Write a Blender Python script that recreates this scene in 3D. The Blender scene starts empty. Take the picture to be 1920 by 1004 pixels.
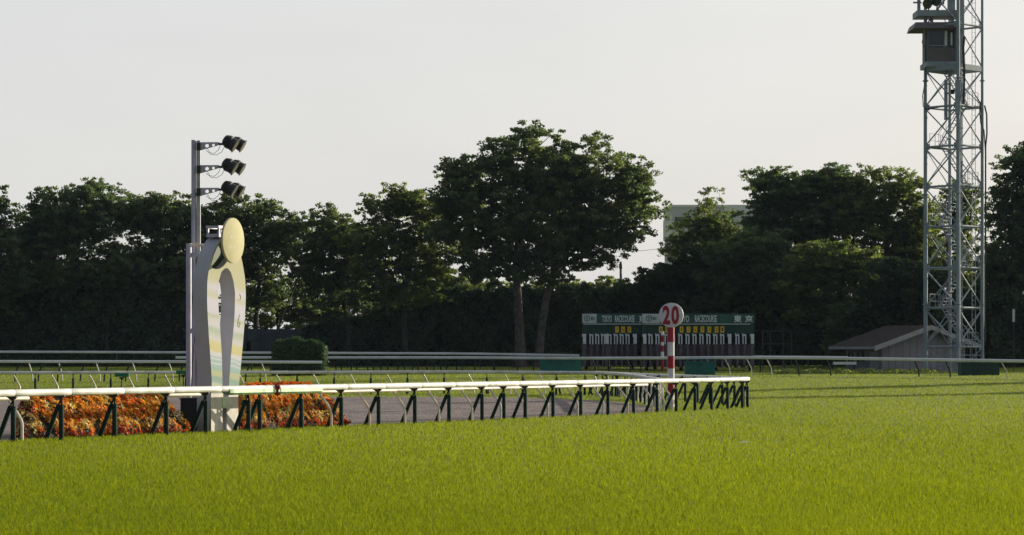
import bpy, bmesh, math, random
import numpy as np
from mathutils import Vector, Matrix
R = math.radians
sc = bpy.context.scene
COL = sc.collection

# ------------------------------------------------------------------ camera
CAMZ, FPX, HX, HY = 1.88, 4800.0, 960.0, 674.0     # eye height, focal length in photo pixels, horizon
cam = bpy.data.objects.new('camera', bpy.data.cameras.new('camera'))
COL.objects.link(cam)
cam.location = (0, 0, CAMZ)
cam.rotation_euler = (R(90), 0, 0)
cam.data.sensor_width = 36.0
cam.data.lens = FPX / 1920 * 36.0
cam.data.shift_y = (HY - 502.0) / 1920.0
cam.data.clip_start = 0.5
cam.data.clip_end = 12000
cam.data.dof.use_dof = True
cam.data.dof.focus_distance = 72.0
cam.data.dof.aperture_fstop = 5.6
sc.camera = cam

# ------------------------------------------------------------------ sky and sun
SUN_AZ, SUN_EL = R(52), R(14.5)                      # clockwise from the view direction
w = bpy.data.worlds.new('World'); sc.world = w; w.use_nodes = True
nt = w.node_tree; nt.nodes.clear()
sky = nt.nodes.new('ShaderNodeTexSky'); sky.sky_type = 'NISHITA'; sky.sun_disc = False
sky.sun_elevation = SUN_EL; sky.sun_rotation = SUN_AZ
sky.air_density = 1.0; sky.dust_density = 4.0; sky.ozone_density = 1.0
hz = nt.nodes.new('ShaderNodeMix'); hz.data_type = 'RGBA'; hz.inputs[0].default_value = 0.80
# thin evening overcast: bright milky haze on the sun's side of the sky, clearer and bluer on the side away from it
tcw = nt.nodes.new('ShaderNodeTexCoord'); dot = nt.nodes.new('ShaderNodeVectorMath'); dot.operation = 'DOT_PRODUCT'
dot.inputs[1].default_value = (math.sin(SUN_AZ), math.cos(SUN_AZ), .12)
nt.links.new(tcw.outputs['Generated'], dot.inputs[0])
rng_ = nt.nodes.new('ShaderNodeMapRange'); rng_.interpolation_type = 'SMOOTHSTEP'; rng_.inputs[1].default_value = -.25; rng_.inputs[2].default_value = .42
nt.links.new(dot.outputs['Value'], rng_.inputs[0])
hc = nt.nodes.new('ShaderNodeMix'); hc.data_type = 'RGBA'; hc.inputs[6].default_value = (1.25, 1.50, 1.95, 1); hc.inputs[7].default_value = (5.45, 5.44, 5.46, 1)
nt.links.new(rng_.outputs[0], hc.inputs[0]); cn = nt.nodes.new('ShaderNodeTexNoise'); cn.inputs['Scale'].default_value = 5; cn.inputs['Detail'].default_value = 4   # barely visible unevenness of the veil
cm = nt.nodes.new('ShaderNodeMapping'); cm.inputs['Scale'].default_value = (1, 1, 4)
nt.links.new(tcw.outputs['Generated'], cm.inputs[0]); nt.links.new(cm.outputs[0], cn.inputs['Vector'])
cr0 = nt.nodes.new('ShaderNodeMapRange'); cr0.inputs[1].default_value = .3; cr0.inputs[2].default_value = .7; cr0.inputs[3].default_value = .955; cr0.inputs[4].default_value = 1.03
nt.links.new(cn.outputs[0], cr0.inputs[0])
cv = nt.nodes.new('ShaderNodeVectorMath'); cv.operation = 'SCALE'; nt.links.new(hc.outputs[2], cv.inputs[0]); nt.links.new(cr0.outputs[0], cv.inputs['Scale'])
nt.links.new(cv.outputs[0], hz.inputs[7])
bg = nt.nodes.new('ShaderNodeBackground'); bg.inputs[1].default_value = 0.1
wo = nt.nodes.new('ShaderNodeOutputWorld')
nt.links.new(sky.outputs[0], hz.inputs[6]); nt.links.new(hz.outputs[2], bg.inputs[0]); nt.links.new(bg.outputs[0], wo.inputs[0])
sl = bpy.data.lights.new('sun', 'SUN'); sl.energy = 5.0; sl.angle = R(0.55); sl.color = (1.0, 0.90, 0.72)
so = bpy.data.objects.new('sun', sl); COL.objects.link(so)
sdir = Vector((math.sin(SUN_AZ) * math.cos(SUN_EL), math.cos(SUN_AZ) * math.cos(SUN_EL), math.sin(SUN_EL)))
so.rotation_euler = sdir.to_track_quat('Z', 'Y').to_euler(); so.location = (60, 60, 60)
sc.view_settings.view_transform = 'Standard'; sc.view_settings.look = 'None'
sc.view_settings.exposure = 0.6; sc.view_settings.gamma = 1.0
try:
    sc.cycles.use_denoising = True
    sc.cycles.denoiser = 'OPENIMAGEDENOISE'
    sc.cycles.max_bounces = 8; sc.cycles.transmission_bounces = 6; sc.cycles.diffuse_bounces = 4
    sc.cycles.sample_clamp_indirect = 6
except Exception: pass

# ------------------------------------------------------------------ helpers
GY = [-200, 105, 118, 130, 140, 150, 165, 190, 218, 240, 4000]
GZ = [0, 0, .03, .10, .28, .52, .80, .95, 1.36, 1.50, 1.50]
def gz(y): return float(np.interp(y, GY, GZ))
def P(px, py, D): return Vector(((px - HX) / FPX * D, D, CAMZ + (HY - py) / FPX * D))
def G(px, D): return Vector(((px - HX) / FPX * D, D, gz(D)))
def S(D): return FPX / D

def tag(o, label, cat, group=None, kind=None):
    o['label'] = label; o['category'] = cat
    if group: o['group'] = group
    if kind: o['kind'] = kind
    return o
def thing(name, loc, label, cat, group=None):
    o = bpy.data.objects.new(name, None); COL.objects.link(o); o.location = loc
    o.empty_display_size = .3
    return tag(o, label, cat, group)
def wloc(o):
    v = Vector(o.location)
    while o.parent is not None:
        o = o.parent; v += Vector(o.location)
    return v
def link(name, me, mat, parent=None, loc=None, rotz=0):
    o = bpy.data.objects.new(name, me); COL.objects.link(o)
    if mat is not None and len(me.materials) == 0: me.materials.append(mat)
    if parent is not None: o.parent = parent
    if loc is not None: o.location = loc
    o.rotation_euler = (0, 0, rotz)
    return o

class MB:
    def __init__(s): s.v = []; s.f = []
    def add(s, vs, fs):
        b = len(s.v); s.v += [tuple(v) for v in vs]; s.f += [tuple(i + b for i in f) for f in fs]; return s
    def hexa(s, p):
        return s.add(p, [(0,3,2,1),(4,5,6,7),(0,1,5,4),(1,2,6,5),(2,3,7,6),(3,0,4,7)])
    def box(s, c, d, ax=None):
        x, y, z = (Vector((1,0,0)), Vector((0,1,0)), Vector((0,0,1))) if ax is None else ax
        c = Vector(c); x = x * d[0] / 2; y = y * d[1] / 2; z = z * d[2] / 2
        return s.hexa([c-x-y-z, c+x-y-z, c+x+y-z, c-x+y-z, c-x-y+z, c+x-y+z, c+x+y+z, c-x+y+z])
    def bpx(s, x0, y0, x1, y1, D, dep):      # a box whose front face covers this patch of the view at distance D
        a = P(x0, y1, D); b = P(x1, y0, D)
        return s.box(((a.x+b.x)/2, D+dep/2, (a.z+b.z)/2), (b.x-a.x, dep, b.z-a.z))
    def tube(s, pts, r, n=8, cap=True):
        pts = [Vector(p) for p in pts]; m = len(pts)
        rs = r if isinstance(r, (list, tuple)) else [r] * m
        vs = []; fs = []
        ref = None
        for i, p in enumerate(pts):
            t = (pts[min(i+1, m-1)] - pts[max(i-1, 0)])
            if t.length < 1e-9: t = Vector((0,0,1))
            t.normalize()
            if ref is None:
                ref = Vector((0,0,1)) if abs(t.z) < .9 else Vector((1,0,0))
            a = t.cross(ref); a.normalize(); b = a.cross(t); ref = b
            for k in range(n):
                q = 2*math.pi*k/n
                vs.append(p + a*math.cos(q)*rs[i] + b*math.sin(q)*rs[i])
        for i in range(m-1):
            for k in range(n):
                k2 = (k+1) % n
                fs.append((i*n+k, i*n+k2, (i+1)*n+k2, (i+1)*n+k))
        if cap:
            fs.append(tuple(range(n))[::-1]); fs.append(tuple((m-1)*n+k for k in range(n)))
        return s.add(vs, fs)
    def mesh(s, name, off=None, smooth=True):
        me = bpy.data.meshes.new(name)
        vs = s.v if off is None else [(a-off[0], b-off[1], c-off[2]) for a, b, c in s.v]
        me.from_pydata(vs, [], s.f)
        if smooth:
            me.shade_smooth()
            try: me.set_sharp_from_angle(angle=R(38))
            except Exception: pass
        return me
    def build(s, name, mat, parent=None, smooth=True):
        off = wloc(parent) if parent is not None else None
        return link(name, s.mesh(name, off, smooth), mat, parent)

def npmesh(name, V, F, mat, parent=None, tone=None):
    """big numpy mesh; F (n,k) index array"""
    if parent is not None:
        V = V - np.array(wloc(parent))[None, :]
    k = F.shape[1]
    me = bpy.data.meshes.new(name)
    me.vertices.add(len(V)); me.vertices.foreach_set('co', V.astype(np.float32).ravel())
    me.loops.add(F.size); me.loops.foreach_set('vertex_index', F.astype(np.int32).ravel())
    me.polygons.add(len(F)); me.polygons.foreach_set('loop_start', np.arange(0, F.size, k, dtype=np.int32))
    try: me.polygons.foreach_set('loop_total', np.full(len(F), k, dtype=np.int32))
    except Exception: pass
    me.update(calc_edges=True)
    if tone is not None:
        a = me.attributes.new('tone', 'FLOAT', 'POINT'); a.data.foreach_set('value', tone.astype(np.float32))
    return link(name, me, mat, parent)

def curve_mesh(cu, name):
    o = bpy.data.objects.new('tmp', cu); COL.objects.link(o)
    dg = bpy.context.evaluated_depsgraph_get()
    me = bpy.data.meshes.new_from_object(o.evaluated_get(dg)); me.name = name
    bpy.data.objects.remove(o); bpy.data.curves.remove(cu)
    me.materials.clear()
    return me
def plate(name, outline, holes, depth, origin, ux, uz, mat, parent, bevel=0.0):
    """2D outline (u,z) with holes, extruded symmetrically by depth about origin; ux,uz = plane axes"""
    cu = bpy.data.curves.new(name, 'CURVE'); cu.dimensions = '2D'; cu.fill_mode = 'BOTH'
    cu.extrude = max(depth/2 - bevel, 1e-5); cu.bevel_depth = bevel; cu.bevel_resolution = 1
    for ring in [outline] + list(holes):
        sp = cu.splines.new('POLY'); sp.points.add(len(ring)-1)
        for p, q in zip(sp.points, ring): p.co = (q[0], q[1], 0, 1)
        sp.use_cyclic_u = True
    me = curve_mesh(cu, name)
    un = ux.cross(uz)
    M = Matrix((( ux.x, uz.x, un.x, 0), (ux.y, uz.y, un.y, 0), (ux.z, uz.z, un.z, 0), (0,0,0,1)))
    off = wloc(parent) if parent is not None else Vector((0,0,0))
    me.transform(Matrix.Translation(Vector(origin) - off) @ M)
    return link(name, me, mat, parent)
def text(name, body, h, wd, centre, mat, parent, ux=Vector((1,0,0)), uz=Vector((0,0,1)), bold=0.0, depth=.012):
    """lettering of height h and width wd centred at centre"""
    cu = bpy.data.curves.new(name, 'FONT'); cu.body = body; cu.size = 1; cu.extrude = .01; cu.offset = bold
    cu.resolution_u = 3
    me = curve_mesh(cu, name)
    n = len(me.vertices)
    if n == 0: return None
    co = np.empty(n*3); me.vertices.foreach_get('co', co); co = co.reshape(-1, 3)
    mn = co.min(0); mx = co.max(0)
    co = (co - (mn+mx)/2) * np.array([wd/max(mx[0]-mn[0], 1e-6), h/max(mx[1]-mn[1], 1e-6), depth/.02])
    un = ux.cross(uz)
    off = np.array(Vector(centre) - (wloc(parent) if parent is not None else Vector((0,0,0))))
    co = co[:, :1]*np.array(ux)[None] + co[:, 1:2]*np.array(uz)[None] + co[:, 2:]*np.array(un)[None] + off[None]
    me.vertices.foreach_set('co', co.ravel()); me.update()
    return link(name, me, mat, parent)

# ------------------------------------------------------------------ materials
def mat(name, col, rough=.6, metal=0.0, var=.12, scale=3.0, bump=0.0, spec=.4, dirt=None):
    m = bpy.data.materials.new(name); m.use_nodes = True; t = m.node_tree
    b = t.nodes['Principled BSDF']
    b.inputs['Roughness'].default_value = rough; b.inputs['Metallic'].default_value = metal
    b.inputs['Specular IOR Level'].default_value = spec
    tc = t.nodes.new('ShaderNodeTexCoord')
    nz = t.nodes.new('ShaderNodeTexNoise'); nz.inputs['Scale'].default_value = scale; nz.inputs['Detail'].default_value = 6
    t.links.new(tc.outputs['Object'], nz.inputs['Vector'])
    rp = t.nodes.new('ShaderNodeValToRGB')
    e = rp.color_ramp.elements
    lo = tuple(c*(1-var*1.6) for c in col) if dirt is None else dirt
    e[0].position = .33; e[0].color = (*lo, 1); e[1].position = .62; e[1].color = (*[min(1, c*(1+var*.6)) for c in col], 1)
    t.links.new(nz.outputs[0], rp.inputs[0]); t.links.new(rp.outputs[0], b.inputs['Base Color'])
    if bump:
        bp = t.nodes.new('ShaderNodeBump'); bp.inputs['Strength'].default_value = bump; bp.inputs['Distance'].default_value = .02
        n2 = t.nodes.new('ShaderNodeTexNoise'); n2.inputs['Scale'].default_value = scale*6
        t.links.new(tc.outputs['Object'], n2.inputs['Vector'])
        t.links.new(n2.outputs[0], bp.inputs['Height']); t.links.new(bp.outputs[0], b.inputs['Normal'])
    return m
def leafmat(name, dark, light, trans=.45, tmul=(1.6, 2.0, .9), gloss=.025, rough=.5):
    """leaf: diffuse + light passing through; each leaf's own tint from its 'tone'"""
    m = bpy.data.materials.new(name); m.use_nodes = True; t = m.node_tree; t.nodes.clear()
    at = t.nodes.new('ShaderNodeAttribute'); at.attribute_name = 'tone'
    mx = t.nodes.new('ShaderNodeMix'); mx.data_type = 'RGBA'
    mx.inputs[6].default_value = (*dark, 1); mx.inputs[7].default_value = (*light, 1)
    t.links.new(at.outputs['Fac'], mx.inputs[0])
    d = t.nodes.new('ShaderNodeBsdfDiffuse'); tr = t.nodes.new('ShaderNodeBsdfTranslucent')
    g = t.nodes.new('ShaderNodeBsdfGlossy'); g.inputs['Roughness'].default_value = rough; g.inputs['Color'].default_value = (.9, .9, .9, 1)
    ml = t.nodes.new('ShaderNodeMix'); ml.data_type = 'RGBA'; ml.blend_type = 'MULTIPLY'; ml.inputs[0].default_value = 1
    ml.clamp_result = False
    ml.inputs[7].default_value = (*tmul, 1)
    t.links.new(mx.outputs[2], d.inputs['Color']); t.links.new(mx.outputs[2], ml.inputs[6]); t.links.new(ml.outputs[2], tr.inputs['Color'])
    m1 = t.nodes.new('ShaderNodeMixShader'); m1.inputs[0].default_value = trans
    m2 = t.nodes.new('ShaderNodeMixShader'); m2.inputs[0].default_value = gloss
    o = t.nodes.new('ShaderNodeOutputMaterial')
    t.links.new(d.outputs[0], m1.inputs[1]); t.links.new(tr.outputs[0], m1.inputs[2])
    t.links.new(m1.outputs[0], m2.inputs[1]); t.links.new(g.outputs[0], m2.inputs[2]); t.links.new(m2.outputs[0], o.inputs[0])
    return m

M_rail = mat('rail_white', (.68, .67, .64), .5, 0, .06, 1.8, dirt=(.50, .48, .43), spec=.25)
M_railfar = mat('rail_grey_white', (.66, .67, .69), .45, 0, .08, .6)
M_cream = mat('cream_metal', (.74, .66, .53), .4, 0, .10, 5)
M_pad = mat('green_pad', (.010, .028, .023), .8, 0, .25, 8, bump=.15, spec=.12)
M_dark = mat('dark_steel', (.03, .033, .035), .5, .3, .2, 8)
M_grey = mat('grey_steel', (.44, .43, .52), .5, .2, .08, 4)
M_galv = mat('galvanised', (.42, .43, .46), .45, .35, .12, 6)
M_towr = mat('tower_paint', (.27, .31, .36), .6, 0, .12, 1.2, spec=.2)
M_conc = mat('pale_concrete', (.60, .56, .50), .8, 0, .10, 5, bump=.2)
M_side = mat('grey_cladding', (.44, .435, .48), .6, 0, .05, 2)
M_green = mat('sign_green', (.020, .085, .068), .6, 0, .15, 2)
M_clip = mat('clip_green', (.01, .17, .06), .5, 0, .15, 5)
M_white = mat('white_paint', (.74, .74, .75), .45, 0, .05, 3)
M_red = mat('red_paint', (.30, .007, .020), .45, 0, .08, 4)
M_signw = mat('sign_white', (.60, .58, .62), .5, 0, .06, 3)
M_yel = mat('yellow_plate', (.85, .55, .01), .5, 0, .10, 6)
M_black = mat('black_paint', (.012, .013, .015), .5, 0, .2, 6)
M_teal = mat('teal_crate', (.006, .115, .10), .55, 0, .15, 1.5)
M_brown = mat('brown_pad', (.12, .088, .108), .7, 0, .25, 1.2)
M_bark = mat('bark', (.045, .038, .035), .9, 0, .35, 2.5, bump=.6)
M_bark2 = mat('pale_bark', (.085, .070, .065), .9, 0, .35, 2.5, bump=.6)
M_glass = mat('dark_glass', (.03, .045, .045), .12, 0, .1, 1, spec=.7)
M_lens = mat('lamp_glass', (.16, .16, .13), .15, 0, .1, 5, spec=.7)
M_wall = mat('hut_siding', (.17, .17, .205), .75, 0, .08, 1.2)
M_roof = mat('hut_roof', (.030, .023, .022), .8, 0, .2, 3)
M_bldg = mat('building_grey', (.47, .47, .48), .8, 0, .05, .3)
M_fascia = mat('hut_trim', (.28, .28, .31), .8, 0, .06, 2)
M_bldw = mat('building_white', (.62, .62, .63), .8, 0, .05, .3)
M_pink = mat('building_pink', (.55, .38, .30), .8, 0, .05, .3)
M_cabin = mat('cabin_panel', (.125, .108, .115), .6, 0, .1, 1.5)
M_fence = mat('dark_fence', (.035, .042, .055), .7, 0, .1, .6)
M_fencep = mat('fence_panel', (.045, .06, .06), .7, 0, .1, .6)
M_leafA = leafmat('leaf_zelkova', (.046, .068, .034), (.112, .132, .052), trans=.55, tmul=(1.9, 2.1, 1.2))
M_leafB = leafmat('leaf_dark', (.038, .062, .032), (.095, .122, .048), trans=.55, tmul=(1.9, 2.1, 1.2))
M_leafC = leafmat('leaf_light', (.056, .076, .028), (.135, .152, .046), trans=.55, tmul=(1.9, 2.1, 1.1))
M_leafD = leafmat('leaf_bluish', (.016, .036, .020), (.050, .080, .028))
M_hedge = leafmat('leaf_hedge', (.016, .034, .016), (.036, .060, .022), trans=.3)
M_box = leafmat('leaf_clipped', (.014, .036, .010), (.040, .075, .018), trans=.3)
M_blade = leafmat('grass_blade', (.088, .126, .005), (.222, .240, .017), trans=.5, tmul=(1.5, 1.55, .5), gloss=.006, rough=.5)
# ------------------------------------------------------------------ ground
def groundmat(name, c1, c2, c3, s1, s2, bump, stretch=(1, 1, 1)):
    m = bpy.data.materials.new(name); m.use_nodes = True; t = m.node_tree; b = t.nodes['Principled BSDF']
    b.inputs['Roughness'].default_value = .9; b.inputs['Specular IOR Level'].default_value = .15
    tc = t.nodes.new('ShaderNodeTexCoord')
    n1 = t.nodes.new('ShaderNodeTexNoise'); n1.inputs['Scale'].default_value = s1; n1.inputs['Detail'].default_value = 5
    n2 = t.nodes.new('ShaderNodeTexNoise'); n2.inputs['Scale'].default_value = s2; n2.inputs['Detail'].default_value = 8
    mp = t.nodes.new('ShaderNodeMapping'); mp.inputs['Scale'].default_value = stretch; t.links.new(tc.outputs['Object'], mp.inputs[0])
    for n in (n1, n2): t.links.new(mp.outputs[0], n.inputs['Vector'])
    a = t.nodes.new('ShaderNodeMix'); a.data_type = 'RGBA'; a.inputs[6].default_value = (*c1, 1); a.inputs[7].default_value = (*c2, 1)
    r1 = t.nodes.new('ShaderNodeMapRange'); r1.inputs[1].default_value = .35; r1.inputs[2].default_value = .65
    t.links.new(n1.outputs[0], r1.inputs[0]); t.links.new(r1.outputs[0], a.inputs[0])
    c = t.nodes.new('ShaderNodeMix'); c.data_type = 'RGBA'; c.inputs[7].default_value = (*c3, 1)
    r2 = t.nodes.new('ShaderNodeMapRange'); r2.inputs[1].default_value = .45; r2.inputs[2].default_value = .75
    t.links.new(n2.outputs[0], r2.inputs[0]); t.links.new(r2.outputs[0], c.inputs[0]); t.links.new(a.outputs[2], c.inputs[6])
    t.links.new(c.outputs[2], b.inputs['Base Color'])
    bp = t.nodes.new('ShaderNodeBump'); bp.inputs['Strength'].default_value = bump; bp.inputs['Distance'].default_value = .05
    t.links.new(n2.outputs[0], bp.inputs['Height']); t.links.new(bp.outputs[0], b.inputs['Normal'])
    return m
M_turf = groundmat('turf_soil', (.13, .17, .016), (.16, .19, .022), (.10, .13, .014), .15, 9, .3)
M_sand = groundmat('dark_sand', (.125, .100, .097), (.205, .166, .160), (.070, .056, .055), 1.2, 9, 1.0, (1, .22, 1))

ys = sorted(set([-200, -50, 0, 20, 40, 60, 80, 95] + list(range(100, 250, 3)) + [260, 320, 500, 1000, 2500, 9000]))
g = MB()
for y in ys:
    for x in (-3000, -400, -60, 0, 60, 400, 3000): g.v.append((x, y, gz(y)))
for i in range(len(ys)-1):
    for k in range(6): g.f.append((i*7+k, i*7+k+1, (i+1)*7+k+1, (i+1)*7+k))
o = g.build('ground', M_turf); o['kind'] = 'structure'

# near rail in plan: straight, a tight bend, and the way back
RD = Vector((.51, 1, 0)).normalized(); RN = Vector((-RD.y, RD.x, 0))     # along, and towards the infield
def rail(D): return Vector((-11.5 + .51*(D-57.5), D, 0))
def rail_at_px(px, off=0.0):
    """foot on a line parallel to the rail, off metres to the infield, that is seen at this photo x"""
    lo, hi = 40.0, 110.0
    for _ in range(50):
        md = (lo+hi)/2; q = rail(md)+RN*off
        if HX+FPX*q.x/q.y < px: lo = md
        else: hi = md
    return rail(lo)+RN*off
sand = [(-17.5, 49.5), (-11.9, 58.2), (-3.9, 73.8), (2.2, 84.6), (5.0, 90.6), (5.4, 92.0), (5.35, 98), (5.25, 105), (4.8, 110), (3.4, 116), (1.0, 120.5), (-2.4, 123), (-28, 123.5), (-90, 123.5), (-90, 49.5)]
def inside(poly, x, y):
    c = np.zeros(len(x), bool); n = len(poly)
    for i in range(n):
        x0, y0 = poly[i]; x1, y1 = poly[(i+1) % n]
        if y0 == y1: continue
        c ^= ((y0 > y) != (y1 > y)) & (x < (x1-x0)*(y-y0)/(y1-y0)+x0)
    return c
# sand sheet follows the ground: rows across y
def sand_row(y):
    xs = []
    n = len(sand)
    for i in range(n):
        x0, y0 = sand[i]; x1, y1 = sand[(i+1) % n]
        if y0 == y1: continue
        if min(y0, y1) <= y <= max(y0, y1): xs.append(x0+(x1-x0)*(y-y0)/(y1-y0))
    return min(xs), max(xs)
m = MB(); rows = [49.6] + list(np.arange(50.5, 123.4, .6)) + [123.4]
for y in rows:
    a, b = sand_row(y); m.v.append((a, y, gz(y)+.006)); m.v.append((b + .05*math.sin(y*7.3)+.04*math.sin(y*3.1), y, gz(y)+.006))
for i in range(len(rows)-1): m.f.append((2*i, 2*i+1, 2*i+3, 2*i+2))
o = m.build('sand_track', M_sand); o['kind'] = 'structure'

# ------------------------------------------------------------------ grass blades
rng = np.random.default_rng(7)
def vnoise(x, y, seed):
    r = np.random.default_rng(seed); n = np.zeros_like(x)
    for k in range(5):
        a = r.uniform(0, 2*math.pi); f = r.uniform(.6, 1.6); p = r.uniform(0, 6.28)
        n += np.sin((x*math.cos(a)+y*math.sin(a))*f + p + 1.3*np.sin((x*math.sin(a)-y*math.cos(a))*f*.7+p*2))
    return n/5
NB = 640000
px = rng.uniform(-160, 2080, NB)
py = 682 + (1030-682)*rng.uniform(0, 1, NB)**.92
Dt = np.linspace(20, 212, 4000); Yt = HY + (CAMZ-np.interp(Dt, GY, GZ))/Dt*FPX
o_ = np.argsort(Yt); D = np.interp(py, Yt[o_], Dt[o_])
D = D*(1+rng.normal(0, .012, NB))
X = (px-HX)/FPX*D; Y = D
ok = ~inside(sand, X, Y) & (D > 21)
# no blades in the beds or where the winning post stands
X, Y, D = X[ok], Y[ok], D[ok]; n = len(X)
Z = np.interp(Y, GY, GZ)
pxs = D/2560.0
tall = np.clip(vnoise(X*.9, Y*.35, 3)*.5+.5, 0, 1)
h = (.045+.045*rng.uniform(0, 1, n)**1.3)*(.9+.2*tall)
wd = np.maximum(.006, pxs*.50)*rng.uniform(.7, 1.2, n)
ang = rng.uniform(0, 2*math.pi, n); la = rng.uniform(0, 2*math.pi, n)
lean = h*rng.uniform(.1, .75, n)
cx, cy = np.cos(ang)*wd/2, np.sin(ang)*wd/2
lx, ly = np.cos(la)*lean, np.sin(la)*lean
V = np.empty((n, 5, 3))
V[:, 0] = np.stack([X-cx, Y-cy, Z-.01], 1); V[:, 1] = np.stack([X+cx, Y+cy, Z-.01], 1)
V[:, 2] = np.stack([X+cx*.8+lx*.4, Y+cy*.8+ly*.4, Z+h*.6], 1); V[:, 3] = np.stack([X-cx*.8+lx*.4, Y-cy*.8+ly*.4, Z+h*.6], 1)
V[:, 4] = np.stack([X+lx, Y+ly, Z+h], 1)
b = (np.arange(n)*5)[:, None]
F = np.concatenate([b+np.array([[0, 1, 2]]), b+np.array([[0, 2, 3]]), b+np.array([[3, 2, 4]])], 1).reshape(-1, 3)
pat = vnoise(X*.35, Y*.10, 11)*.16 + vnoise(X*1.6, Y*.45, 12)*.08
tone = np.clip(.45+pat+rng.normal(0, .26, n), -.35, 1.15)
dry = rng.uniform(0, 1, n) < .02; tone[dry] = rng.uniform(1.3, 2.1, dry.sum())
gr = npmesh('turf_grass', V.reshape(-1, 3), F, M_blade, None, np.repeat(tone, 5))
tag(gr, 'sunlit yellow green racecourse turf growing up to the white rails', 'grass', None, 'stuff')

# ------------------------------------------------------------------ rails
def resample(pts, step):
    pts = [Vector(p) for p in pts]; L = [0.0]
    for a, b in zip(pts, pts[1:]): L.append(L[-1]+(b-a).length)
    def at(s):
        s = min(max(s, 0), L[-1])
        for i in range(len(pts)-1):
            if s <= L[i+1] or i == len(pts)-2:
                return pts[i].lerp(pts[i+1], (s-L[i])/max(L[i+1]-L[i], 1e-9)), (pts[i+1]-pts[i]).normalized()
    return L[-1], at
def smooth_path(pts, it=3):
    pts = [Vector(p) for p in pts]
    for _ in range(it):
        q = [pts[0]]
        for a, b in zip(pts, pts[1:]): q += [a.lerp(b, .25), a.lerp(b, .75)]
        q.append(pts[-1]); pts = q
    return pts
def profile(w, h, n=14, e=.75):
    out = []
    for k in range(n):
        q = 2*math.pi*k/n; c, s = math.cos(q), math.sin(q)
        out.append((w/2*math.copysign(abs(c)**e, c), h/2*math.copysign(abs(s)**e, s)))
    return out
def sweep(mb, at, s0, s1, prof, step, zf, inset=0.0):
    """prof carried along the path; end rings pulled in a little so joints read as dark lines"""
    n = max(2, int(math.ceil((s1-s0)/step))+1); ss = list(np.linspace(s0, s1, n))
    rings = [(s0+1e-3, .955)] + [(s0+.012, 1)] + [(s, 1) for s in ss[1:-1]] + [(s1-.012, 1), (s1-1e-3, .955)]
    vs = []; fs = []; k = len(prof)
    for s, q in rings:
        p, _ = at(s); a, _ = at(s-.15); b, _ = at(s+.15)
        t = (b-a); t.z = 0; t.normalize(); nn = Vector((-t.y, t.x, 0)); z = zf(p)
        for u, v in prof: vs.append(Vector((p.x, p.y, 0)) + nn*u*q + Vector((0, 0, z+v*q)))
    for i in range(len(rings)-1):
        for j in range(k):
            j2 = (j+1) % k; fs.append((i*k+j, (i+1)*k+j, (i+1)*k+j2, i*k+j2))
    fs.append(tuple(range(k))); fs.append(tuple((len(rings)-1)*k+j for j in range(k))[::-1])
    mb.add(vs, fs)

def aframe_meshes():
    """post meshes in local axes: +x = along the rail, +y = to the infield; z=0 ground, rail centre at z=1.11"""
    a = MB(); a.tube([(0,0,-.05), (0,0,.02), (0,0,.80), (0,0,.82)], [.058,.06,.06,.045], 10)
    a.tube([(0,0,.80), (0,0,1.03)], .022, 8)
    b = MB(); b.tube([(0,.46,-.05), (0,.44,.02), (0,.085,.80), (0,.075,.82)], [.052,.055,.055,.04], 10)
    b.tube([(0,.085,.80), (0,-.01,1.02)], .02, 8)
    c = MB(); c.hexa([(-.035,-.10,1.015), (.035,-.10,1.015), (.035,.17,1.015), (-.035,.17,1.015), (-.035,-.10,1.045), (.035,-.10,1.045), (.035,.17,1.045), (-.035,.17,1.045)])
    c.add([(-.02,-.10,1.015), (-.02,.16,1.015), (-.02,.03,.93), (.02,-.10,1.015), (.02,.16,1.015), (.02,.03,.93)], [(0,1,2), (3,5,4), (0,2,5,3), (1,4,5,2)])
    c.add([(-.012,.10,1.045), (-.012,.30,1.03), (-.012,.10,1.17), (.012,.10,1.045), (.012,.30,1.03), (.012,.10,1.17)], [(0,1,2), (3,5,4), (0,2,5,3), (1,4,5,2), (0,3,4,1)])
    return a.mesh('padded_post'), b.mesh('padded_brace'), c.mesh('rail_bracket')
PM = aframe_meshes()
for me, mm in zip(PM, (M_pad, M_pad, M_dark)): me.materials.append(mm)
def goose_mesh(top):
    """cream gooseneck leg: foot at +y*0 , rises, kinks to the infield"""
    a = MB(); a.tube([(0,-.02,-.05), (0,-.02,.38), (0,.0,.47), (0,.13,.66), (0,.27,.83), (0,.33,.90), (0,.34,top)], [.036,.036,.036,.036,.036,.034,.032], 8)
    return a.mesh('gooseneck_leg')
GM = goose_mesh(.98); GM.materials.append(M_cream)
def place(me, name, parent, p, t, flip=1):
    rz = math.atan2(t.y, t.x)
    return link(name, me, None, parent, p-wloc(parent), rz)

# the near rail: a finish straight that bends sharply back on itself
nearp = [rail(50), rail(60), rail(70), rail(80), rail(90), rail(93.5)] + [Vector(q) for q in ((7.75,95.6,0),(8.75,97.6,0),(9.2,99.4,0),(9.2,101.6,0),(8.5,106.2,0),(7.3,112.7,0),(5.5,122,0),(4.2,128,0))]
nearp = smooth_path(nearp, 2)
root = thing('running_rail', rail(50), 'near white running rail on padded dark green posts, bending back on itself', 'rail')
L, at = resample(nearp, .3)
pr = profile(.21, .165)
def zr(p): return gz(p.y)+1.115
s0 = 0.45; k = 0
while s0 < L-1:
    s1 = min(s0+2.1, L)
    if s1 > L-.4: s1 = L
    mm = MB(); sweep(mm, at, s0, s1, pr, .35, zr); mm.build('rail_section', M_rail, root); s0 = s1
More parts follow.
